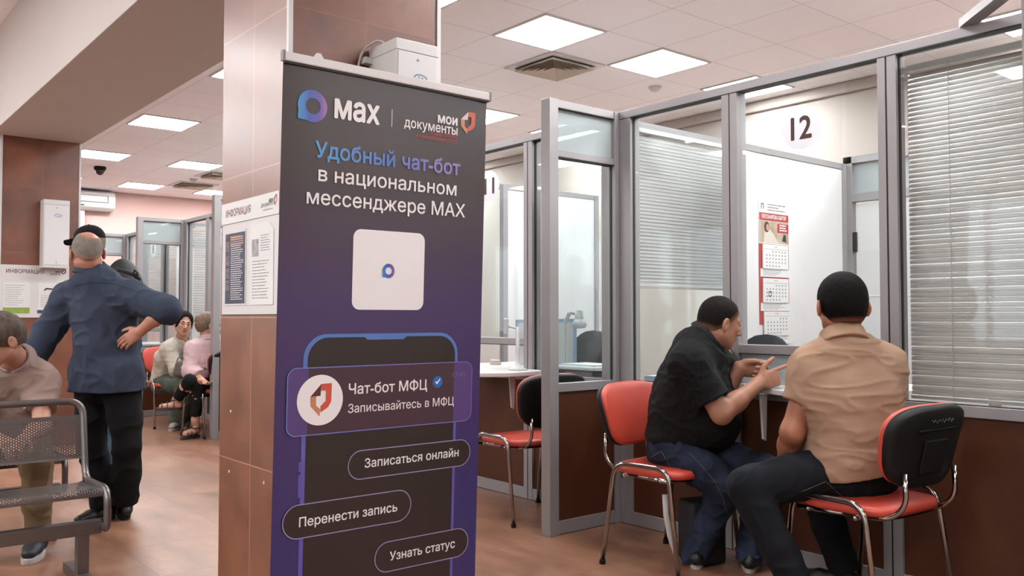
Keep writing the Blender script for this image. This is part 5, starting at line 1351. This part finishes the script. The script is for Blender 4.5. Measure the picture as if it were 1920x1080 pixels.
def scalp(M, ax, T, sc, m, keep, thick=.006, h=.004, rough=.0, seed=1, name='hair', extra=None, fade=.012, rscale=(60, 35, 90)):
    """hair as a shell over the skull; keep = planes (point, outward normal) in head units"""
    f, u, s = ax; S = SDF()
    S.ell(M(-.014, .032, 0), ax, tuple((r + thick) * sc for r in (.097, .086, .076)), .02)
    S.ell(M(-.030, -.015, 0), ax, tuple((r + thick) * sc for r in (.078, .070, .062)), .03)
    if extra: extra(S)
    S.clips = [(M(*p), nrm(n[0] * f + n[1] * u + n[2] * s)) for p, n in keep]
    if rough:
        S.disp = lambda q: rough * vnoise(((q - M(0, 0, 0)) @ np.array(ax).T) * V(*rscale), seed); S.amp = rough
    o = S.build(name, m, T, h, 1); me = o.data
    co = np.empty(len(me.vertices) * 3, np.float32); me.vertices.foreach_get('co', co); co = co.reshape(-1, 3) + ORI[o.name]
    d = np.max(np.stack([(co - cp) @ cn for cp, cn in S.clips]), 0); val = np.clip(-d / fade, 0, 1)
    for p in S.p:
        if p[6]: val = np.minimum(val, np.clip((SDF.d1(p, co) - .001) / fade, 0, 1))
    at_ = me.attributes.new('fade', 'FLOAT', 'POINT'); at_.data.foreach_set('value', val.astype(np.float32))
    return o
# ------------------------------------------------------------------ the people
F_ = nrm(V(CF[0], CF[1], 0)); R_ = CR
HAIR_DK = mat('hair_black', (24, 21, 20), rough=.65, spec=.25, var=.25, vscale=60, bump=.3, bscale=260)
HAIR_BUZZ = fade_mat('hair_buzz', (32, 27, 26), (176, 124, 98)); HAIR_P2 = fade_mat('hair_short_black', (12, 11, 11), (150, 98, 74), .2)
HAIR_GREY = fade_mat('hair_grey', (146, 136, 126), (206, 146, 122), .15)
HAIR_BRN = mat('hair_brown_grey', (92, 74, 60), rough=.7, var=.4, vscale=40, bump=.4, bscale=220, stretch=(1, 1, .4))
HAIR_DBR = mat('hair_dark_brown', (34, 23, 20), rough=.75, spec=.08, var=.3, vscale=50, bump=.3, bscale=200)
HAIR_LBR = mat('hair_light_brown', (128, 98, 76), rough=.55, var=.3, vscale=50, bump=.3, bscale=200)
SK1 = skin('skin_warm', (200, 140, 112)); SK2 = skin('skin_tan', (186, 120, 88)); SK3 = skin('skin_pale', (226, 168, 142)); SK4 = skin('skin_rosy', (218, 150, 124))
M_JEAN = cloth('dark_jeans', (58, 70, 94), col2=(24, 29, 42), vscale=4, bscale=600); M_JEAN2 = cloth('black_jeans', (22, 25, 32), var=.25, vscale=5, bscale=600)
M_JEANL = cloth('light_jeans', (92, 122, 150), var=.25, vscale=7); M_TRBLK = cloth('black_trousers', (24, 24, 26), var=.15); M_KHAKI = cloth('khaki_trousers', (142, 120, 92), var=.1)
M_OLIVE = cloth('olive_trousers', (98, 108, 94), var=.08); M_SHOEB = mat('black_shoe', (18, 18, 19), rough=.5, bump=.1, bscale=200); M_SOLEB = mat('black_sole', (26, 26, 27), rough=.8); M_SOLEW = mat('white_sole', (222, 214, 210), rough=.6)
def dotted(name, c0, c1, scale, thr):
    m = mat(name, c0, rough=.85, spec=.2); nt = m.node_tree; N = nt.nodes; L = nt.links; b = N['Principled BSDF']
    t = N.new('ShaderNodeTexCoord'); v = N.new('ShaderNodeTexVoronoi'); v.inputs['Scale'].default_value = scale; v.inputs['Randomness'].default_value = .25; L.new(t.outputs['Object'], v.inputs['Vector'])
    lt = N.new('ShaderNodeMath'); lt.operation = 'LESS_THAN'; lt.inputs[1].default_value = thr; L.new(v.outputs['Distance'], lt.inputs[0])
    mx = N.new('ShaderNodeMix'); mx.data_type = 'RGBA'; mx.inputs[6].default_value = srgb(*c0); mx.inputs[7].default_value = srgb(*c1); L.new(lt.outputs[0], mx.inputs[0]); L.new(mx.outputs[2], b.inputs['Base Color'])
    return m
M_SH1 = dotted('black_dotted_jersey', (18, 18, 19), (46, 44, 46), 60, .19)
M_SH2 = cloth('beige_jersey', (192, 156, 130), var=.03, bscale=700, bump=.08); M_SH3 = cloth('navy_cotton', (66, 74, 92), var=.10, vscale=6); M_SH4 = cloth('black_jacket', (22, 22, 24)); M_SH5 = cloth('dusty_pink_jersey', (188, 162, 150), var=.04)
M_SH6 = cloth('cream_blouse', (222, 212, 196), var=.04); M_SH7 = cloth('pale_pink_blouse', (232, 196, 198), var=.05)
HL = [((.085, .066, 0), (.61, -.79, 0))]

# man in the black polo, side on
def hair1(M, ax, T, sc): scalp(M, ax, T, sc, HAIR_BUZZ, [((.080, .062, 0), (.70, -.71, 0)), ((0, -.058, 0), (-.1, -1, 0))], .0035, .0035, .0008, 1, fade=.030)
J = dict(pel=PX(1272, 832, 4.36), chest=PX(1303, 724, 4.31), neck=PX(1327, 633, 4.29), head=PX(1350, 603, 4.28), ear=(.1, .083), fwd=R_ * .93 + F_ * .28 - _z * .22, up=_z * .95 + R_ * .26,
         shR=PX(1292, 682, 4.13), shL=PX(1350, 672, 4.44), elR=PX(1353, 776, 4.07), elL=PX(1348, 752, 4.36), wrR=PX(1424, 718, 4.17), wrL=PX(1388, 690, 4.30),
         hipR=PX(1256, 838, 4.26), hipL=PX(1292, 838, 4.42), knR=PX(1362, 914, 4.10), knL=PX(1438, 884, 4.20), anR=PX(1306, 1034, 4.22), anL=PX(1406, 1032, 4.16), toeR=PX(1308, 1035, 4.5), toeL=PX(1410, 1020, 4.45))
T1, M1, A1 = person('person', 'person in black polo shirt and jeans, seated sideways and pointing with one hand', J,
       dict(skin=SK1, hair=HAIR_DK, hairfn=hair1, h=.0055, hb=.0042, girth=1.08, belly=.07, fat=.008, neckw=1.12, arm=1.12, head=1.02, front=R_,
            handR=(R_ * .92 + _z * .30 + F_ * .1, F_, _z, [(6, 8, 4), (62, 75, 40), (68, 78, 40), (72, 78, 40)], (.9, .40, .05), 1.10), handL=(R_ * .95 - _z * .05 - F_ * .2, -F_, _z, [(52, 62, 35), (64, 74, 40), (70, 78, 40), (74, 78, 40)], (1.2, .10, .45), 1.10),
            belt=mat('black_leather', (15, 15, 16), rough=.4), trousers=dict(m=M_JEAN, len=1.14, w=1.02, amp=.010, fs=.055, waist=.5), shirt=dict(m=M_SH1, sleeve=.74, sw=1.08, hem=1.0, name='polo_shirt', amp=.006, fs=.06, t=.016, ctilt=.5, cclip=.9, extra=((PX(1302, 664, 4.30), .090, .14), (PX(1284, 735, 4.32), .125, .12), (PX(1326, 785, 4.30), .135, .10)), cm=mat('black_collar', (20, 20, 21), rough=.9)), shoes=(M_SHOEB, M_SOLEW), seed=11))
M_STITCH = mat('tan_stitching', (120, 108, 98), rough=.9); M_BELT = mat('black_leather', (15, 15, 16), rough=.4)
stitched(T1, 'trousers', [(1292, 848), (1318, 876), (1342, 905), (1356, 935), (1363, 962)], 'side_seam', M_STITCH, .0013)
stitched(T1, 'trousers', [(1219, 858), (1240, 846), (1262, 884)], 'back_pocket', M_STITCH, .0013)
# man in the beige shirt, from behind
def hair2(M, ax, T, sc): scalp(M, ax, T, sc, HAIR_P2, [((.085, .066, 0), (.80, -.60, 0)), ((0, -.070, 0), (0, -1, 0))], .011, .004, .0010, 2, fade=.022, rscale=(90, 90, 60))
J = dict(pel=PX(1606, 880, 3.60), chest=PX(1592, 738, 3.58), neck=PX(1581, 638, 3.57), head=PX(1577, 573, 3.60), ear=(.75, .094), fwd=F_ * .98 - R_ * .10 - _z * .10, up=_z,
         shL=PX(1523, 694, 3.60), shR=PX(1654, 686, 3.62), elL=PX(1486, 810, 3.58), elR=PX(1668, 800, 3.70), wrL=PX(1470, 872, 3.74), wrR=PX(1610, 845, 3.74),
         hipL=PX(1566, 880, 3.56), hipR=PX(1640, 882, 3.66), knL=PX(1400, 912, 3.52), knR=PX(1528, 902, 3.90), anL=PX(1502, 1112, 3.42), anR=PX(1578, 1052, 3.84), toeL=PX(1400, 1120, 3.5), toeR=PX(1500, 1040, 3.95))
T2, M2, A2 = person('person', 'person in beige short-sleeved polo, seated with back to the camera', J,
       dict(skin=SK2, hair=HAIR_DK, hairfn=hair2, h=.0055, hb=.005, girth=1.03, belly=.03, neckw=1.06, arm=1.1, head=1.08, front=F_, face=False,
            handL=(F_ * .7 - R_ * .5 - _z * .3, -_z, R_, [(30, 30, 20)] * 4), belt=M_BELT, trousers=dict(m=M_JEAN2, len=1.12, w=1.05, amp=.007, fs=.07, waist=.6), shirt=dict(m=M_SH2, sleeve=.55, sw=1.03, extra=((PX(1566, 868, 3.56), .116, .06), (PX(1640, 868, 3.66), .116, .06)), hem=1.0, name='polo_shirt', amp=.006, fs=.085, stretch=(.7, .7, 2.4), t=.016, neck_cut=.03), shoes=(M_SHOEB, M_SOLEB), seed=23))
stitched(T2, 'trousers', [(1503, 922), (1548, 903), (1578, 930)], 'back_pocket', M_STITCH, .0011)
# elderly man in the navy shirt, standing with a hand on the hip
def hair3(M, ax, T, sc): scalp(M, ax, T, sc, HAIR_GREY, [((.075, .066, 0), (.61, -.79, 0)), ((0, -.074, 0), (0, -1, 0))], .006, .0045, .0015, 3, fade=.03, extra=lambda S: S.ell(M(-.055, .105, .016), ax, (.062, .050, .046), .015, True))
J = dict(pel=PX(200, 708, 5.20), chest=PX(196, 592, 5.20), neck=PX(170, 507, 5.17), head=PX(164, 474, 5.14), fwd=F_ * .84 - R_ * .52 - _z * .16, up=_z * .97 + F_ * .1 - R_ * .12,
         shL=PX(130, 560, 5.26), shR=PX(244, 556, 5.12), elL=PX(90, 622, 5.22), elR=PX(310, 582, 5.02), wrL=PX(40, 700, 5.10), wrR=PX(262, 622, 5.02),
         hipL=PX(172, 716, 5.26), hipR=PX(228, 716, 5.15), knL=PX(172, 838, 5.22), knR=PX(238, 838, 5.15), anL=PX(198, 950, 5.18), anR=PX(234, 942, 5.24), toeL=PX(140, 975, 5.0), toeR=PX(215, 925, 5.6))
T3, M3, A3 = person('person', 'person in navy shirt and black trousers, standing with one hand on hip', J,
       dict(skin=SK4, hair=HAIR_GREY, hairfn=hair3, h=.0065, hb=.005, girth=1.0, belly=.02, front=F_, handR=(-R_ * .78 - _z * .50 + F_ * .1, F_ * .9 + R_ * .2, _z * .6 + R_ * -.5, [(12, 15, 10), (14, 15, 10), (16, 18, 10), (20, 20, 10)], (.9, .3, .2)),
            trousers=dict(m=M_TRBLK, w=1.06, flare=1.18, amp=.009, fs=.10, waist=.4), shirt=dict(m=M_SH3, sleeve=1.12, sleeveL=1.9, sw=1.12, hem=1.42, amp=.009, fs=.085, t=.024, neck_cut=.04, stretch=(1, 1, 1.2), hips=True), shoes=(M_SHOEB, M_SOLEB), seed=37))
stitched(T3, 'shirt', [(140, 536), (170, 529), (215, 532), (252, 545)], 'yoke_seam', mat('navy_thread', (34, 38, 50), rough=.9), .0022)
# person in the black cap beyond him
def hair4(M, ax, T, sc):
    m = cloth('black_cap', (20, 20, 22))
    f, u, s = ax; S = SDF(); S.ell(M(-.010, .040, 0), ax, tuple(r * sc for r in (.108, .088, .086)), .02); S.clips = [(M(0, .030, 0), nrm(-u + f * .12))]
    cp = S.build('cap', m, T, .006, 2)
    b = MB(); n = 14; top = []
    for k in range(n + 1):
        a = -1.15 + 2.3 * k / n; top.append(M(.075 + .095 * math.cos(a * .8), .030 - .025 * (1 - abs(math.sin(a)) ** 2) , .078 * math.sin(a)))
    inner = [M(.085 * math.cos(-1.15 + 2.3 * k / n) - .005, .034, .080 * math.sin(-1.15 + 2.3 * k / n)) for k in range(n + 1)]
    b.prism(top + inner[::-1], u * .006); b.build('cap_brim', m, cp)
    MB().lathe(M(-.01, .126, 0), [(.008, 0), (.007, .005), (0, .007)], 12, u).build('cap_button', m, cp)
    scalp(M, ax, T, sc, HAIR_GREY, [((.03, .03, 0), (.8, -.6, 0)), ((0, -.05, 0), (0, -1, 0)), ((0, .03, 0), (0, 1, 0))], .005, .005, 0, 4)
J = dict(pel=PX(196, 682, 5.96), chest=PX(192, 580, 5.95), neck=PX(178, 510, 5.93), head=PX(166, 457, 5.92), fwd=-R_ * .96 + F_ * .25 - _z * .08, up=_z,
         shL=PX(196, 535, 5.76), shR=PX(192, 535, 6.14), elL=PX(205, 610, 5.74), elR=PX(200, 610, 6.16), wrL=PX(168, 655, 5.78), wrR=PX(165, 655, 6.1),
         hipL=PX(198, 690, 5.87), hipR=PX(196, 690, 6.05), knL=PX(204, 795, 5.90), knR=PX(198, 795, 6.08), anL=PX(206, 900, 5.92), anR=PX(200, 895, 6.1), toeL=PX(150, 905, 5.9), toeR=PX(150, 900, 6.1))
person('person', 'person in black cap and light jeans, standing behind the man in navy', J,
       dict(skin=SK3, hair=HAIR_GREY, hairfn=hair4, h=.008, hb=.007, front=-R_, trousers=dict(m=M_JEANL, amp=.009, fs=.09), shirt=dict(m=M_SH4, name='jacket', sleeve=1.85, t=.03, hem=1.2), shoes=(M_SHOEB, M_SOLEB), seed=41))
t = thing('backpack', 'black backpack with strap on the back of the capped person', 'backpack', PX(232, 655, 5.96), group=None)
m_bp = mat('black_nylon', (16, 16, 18), rough=.7)
S = SDF(); c = PX(230, 566, 5.95); S.ell(c, (R_, F_, _z), (.135, .165, .295), .02); S.slab(c - _z * .14, c + _z * .10, F_, (.155, .105), (.14, .10), .05); S.ell(c - _z * .1 + R_ * .09, (R_, F_, _z), (.06, .12, .13), .02)
S.build('body', m_bp, t, .008)
MB().tube([PX(205, 520, 5.72), PX(222, 505, 5.72), PX(252, 515, 5.76), PX(262, 525, 5.8)], .014, 8, flat=.5).build('strap', m_bp, t, smooth=True)
MB().tube([PX(250, 512, 5.76), PX(253, 506, 5.76), PX(258, 512, 5.76), PX(256, 522, 5.76)], .007, 8).build('buckle', M_BLACKP, t)
# man on the left bench, head bowed
def hair5(M, ax, T, sc): scalp(M, ax, T, sc, HAIR_BRN, [((.055, -.012, 0), (.30, -.95, 0)), ((0, -.055, 0), (0, -1, 0))], .016, .004, .005, 5, rscale=(40, 40, 110), extra=lambda S: S.ell(M(.105, -.030, 0), ax, (.070, .088, .070), .012, True))
J = dict(pel=PX(25, 818, 4.86), chest=PX(28, 742, 4.70), neck=PX(30, 674, 4.56), head=PX(-2, 636, 4.38), ear=(.5, .097), fwd=-F_ * .70 - R_ * .48 - _z * .36, up=_z * .92 - F_ * .30 - R_ * .1,
         shL=PX(76, 716, 4.62), shR=PX(-36, 722, 4.58), elL=PX(78, 796, 4.50), elR=PX(-44, 800, 4.40), wrL=PX(44, 824, 4.28), wrR=PX(0, 826, 4.24),
         hipL=PX(58, 824, 4.80), hipR=PX(-10, 824, 4.80), knL=PX(68, 868, 4.38), knR=PX(-36, 870, 4.40), anL=PX(72, 1010, 4.44), anR=PX(-40, 1000, 4.45), toeL=PX(48, 1062, 4.22), toeR=PX(-70, 1050, 4.2))
person('person', 'person in dusty pink polo and khaki trousers, seated at left edge with head bowed', J,
       dict(skin=SK3, hair=HAIR_BRN, hairfn=hair5, h=.0055, hb=.005, girth=1.02, belly=.03, front=-F_, head=1.02, gaze=(0, 0, -.5), trousers=dict(m=M_KHAKI, w=1.0, amp=.007), shirt=dict(m=M_SH5, name='polo_shirt', sleeve=.66, sw=1.12, hem=1.1, amp=.008, neck_cut=.02, open=True, cm=cloth('pale_pink_collar', (206, 182, 176))), shoes=(mat('navy_shoe', (34, 38, 50), rough=.6), M_SOLEW), sole=.028, seed=53))
# woman in the cream blouse
def hair6(M, ax, T, sc):
    h_ = scalp(M, ax, T, sc, HAIR_DBR, [((.105, 0, 0), (1, 0, 0)), ((0, -.075, 0), (.2, -1, 0))], .013, .005, .002, 6, extra=lambda S: S.ell(M(.094, -.016, 0), ax, (.088, .108, .064), .012, True))
    MB().tube([M(-.09, -.01, -.02), M(-.12, -.05, -.035), M(-.115, -.12, -.05), M(-.09, -.20, -.06)], [.026, .03, .024, .008], 10).build('ponytail', HAIR_DBR, h_, smooth=True)
J = dict(pel=PX(310, 714, 9.75), chest=PX(322, 672, 9.68), neck=PX(341, 638, 9.62), head=PX(345, 607, 9.58), fwd=-F_ * .84 + R_ * .50 - _z * .05, up=_z * .98 + R_ * .15,
         shR=PX(317, 655, 9.54), shL=PX(360, 655, 9.76), elR=PX(331, 694, 9.46), elL=PX(376, 688, 9.70), wrR=PX(362, 692, 9.36), wrL=PX(366, 704, 9.52),
         hipR=PX(303, 718, 9.66), hipL=PX(322, 718, 9.84), knR=PX(348, 722, 9.34), knL=PX(364, 722, 9.52), anR=PX(332, 790, 9.40), anL=PX(350, 784, 9.60), toeR=PX(320, 802, 9.2), toeL=PX(345, 800, 9.4))
person('person', 'person with dark ponytail in cream blouse and green trousers, seated facing the camera', J,
       dict(skin=SK3, hair=HAIR_DBR, hairfn=hair6, h=.008, hb=.006, girth=.98, head=1.08, front=-F_ * .6 + R_ * .7, trousers=dict(m=M_OLIVE, w=1.15, flare=1.35, amp=.006), shirt=dict(m=M_SH6, name='blouse', open=True, sleeve=1.7, sw=1.15, hem=1.0, amp=.007), shoes=(mat('pale_shoe', (190, 186, 178), rough=.6), M_SOLEW), seed=61, lips=mat('lips_rose', (186, 92, 88), rough=.4)))
t = thing('handbag', 'grey-brown handbag on the lap of the woman in cream', 'bag', PX(340, 700, 9.33))
S = SDF(); c = PX(341, 690, 9.32); S.slab(c - _z * .06, c + _z * .05, R_, (.10, .045), (.07, .03), .03); S.build('body', mat('taupe_leather', (112, 100, 88), rough=.5), t, .007)
MB().tube(bez([c + R_ * -.06 + _z * .05, c + R_ * -.04 + _z * .12, c + R_ * .04 + _z * .12, c + R_ * .06 + _z * .05], .04), .006, 8).build('handle', mat('taupe_leather', (112, 100, 88)), t, smooth=True)
# woman in pink, from behind
def hair7(M, ax, T, sc):
    h_ = scalp(M, ax, T, sc, HAIR_LBR, [((.078, .062, 0), (.68, -.73, 0)), ((0, -.088, 0), (0, -1, 0))], .012, .006, .003, 7)
    S = SDF(); S.ell(M(-.105, .04, 0), ax, (.03 * sc, .05 * sc, .035 * sc), .02); S.build('hair_bun', HAIR_LBR, h_, .006)
    MB().tube([M(-.10, .085, -.03), M(-.125, .05, -.005), M(-.12, .0, .01)], .010, 8).build('hair_clip', mat('tan_plastic', (188, 166, 140), rough=.4), h_)
    b = MB(); b.tube([M(.0, .012, -.081), M(.06, .008, -.078), M(.098, .004, -.068)], .0025, 6); b.tube([M(.0, .012, .081), M(.06, .008, .078), M(.098, .004, .068)], .0025, 6)
    for q in (-1, 1): b.tube([M(.104, .002 + .018 * math.sin(a), q * .034 + .026 * math.cos(a)) for a in np.linspace(0, 2 * math.pi, 17)], .0022, 6)
    b.tube([M(.107, .004, -.009), M(.107, .004, .009)], .002, 6); b.build('glasses', M_GASKET, T)
J = dict(pel=PX(392, 718, 9.02), chest=PX(390, 672, 8.98), neck=PX(389, 638, 8.96), head=PX(389, 609, 8.97), fwd=F_ * .70 + R_ * .70 - _z * .1, up=_z,
         shL=PX(364, 656, 8.88), shR=PX(414, 656, 9.06), elL=PX(358, 696, 8.78), elR=PX(416, 694, 9.10), wrL=PX(378, 712, 8.66), wrR=PX(408, 700, 9.3),
         hipL=PX(384, 724, 8.94), hipR=PX(398, 724, 9.08), knL=PX(356, 714, 8.62), knR=PX(374, 722, 8.68), anL=PX(330, 750, 8.76), anR=PX(366, 788, 8.74), toeL=PX(296, 762, 8.7), toeR=PX(345, 806, 8.6))
zl = float(J['anL'][2] - .10)
T7, M7, A7 = person('person', 'person in pale pink blouse and black trousers, seated with back turned and legs crossed', J,
       dict(skin=SK3, hair=HAIR_LBR, hairfn=hair7, h=.008, hb=.006, girth=.95, head=1.04, front=F_, floorL=zl, floorR=.02, face=False, trousers=dict(m=M_TRBLK, w=.86, len=.86, amp=.005), shirt=dict(m=M_SH7, name='blouse', sleeve=1.75, sw=1.2, hem=1.15, t=.022, amp=.008), seed=71))
M_SAND = mat('dark_brown_leather', (58, 36, 32), rough=.5)
for L, zf in (('L', zl), ('R', .0)):
    a = V(*J['an' + L]); d = foot_dir(a, J['toe' + L]); s_ = np.cross(d, _z); b0 = V(a[0], a[1], zf); out = []
    for k in range(28):
        q = 2 * math.pi * k / 28; x = -.06 + .125 * (1 + math.cos(q)); out.append(b0 + d * x + s_ * .044 * math.sin(q))
    so = MB().prism(out, (0, 0, .03)).build('sandal', M_SAND, T7, bevel=.004)
    for x, r, hh in ((.02, .045, .055), (.08, .047, .04), (.13, .044, .03)):
        c = b0 + d * x + V(0, 0, .03); MB().tube([c + s_ * r * math.cos(q) + _z * (hh + .012) * math.sin(q) for q in np.linspace(0, math.pi, 11)], .008, 6, flat=.5).build('sandal_strap', M_SAND, so, smooth=True)
    an_ = V(a[0], a[1], zf + .10); MB().tube([an_ + .046 * (d * math.cos(q) + s_ * math.sin(q)) for q in np.linspace(0, 2 * math.pi, 17)[:-1]], .007, 6, closed=True).build('ankle_strap', M_SAND, so, smooth=True)
t = thing('shoulder_bag', 'small black shoulder bag with long strap beside the woman in pink', 'bag', PX(400, 735, 8.80))
c = PX(402, 715, 8.80); MB().obox(c, (R_, F_, _z), (.06, .03, .08)).build('body', m_bp, t, bevel=.015, seg=3)
MB().tube([c + _z * .07, PX(384, 690, 8.78), PX(378, 706, 8.74)], .008, 6).build('strap', m_bp, t)
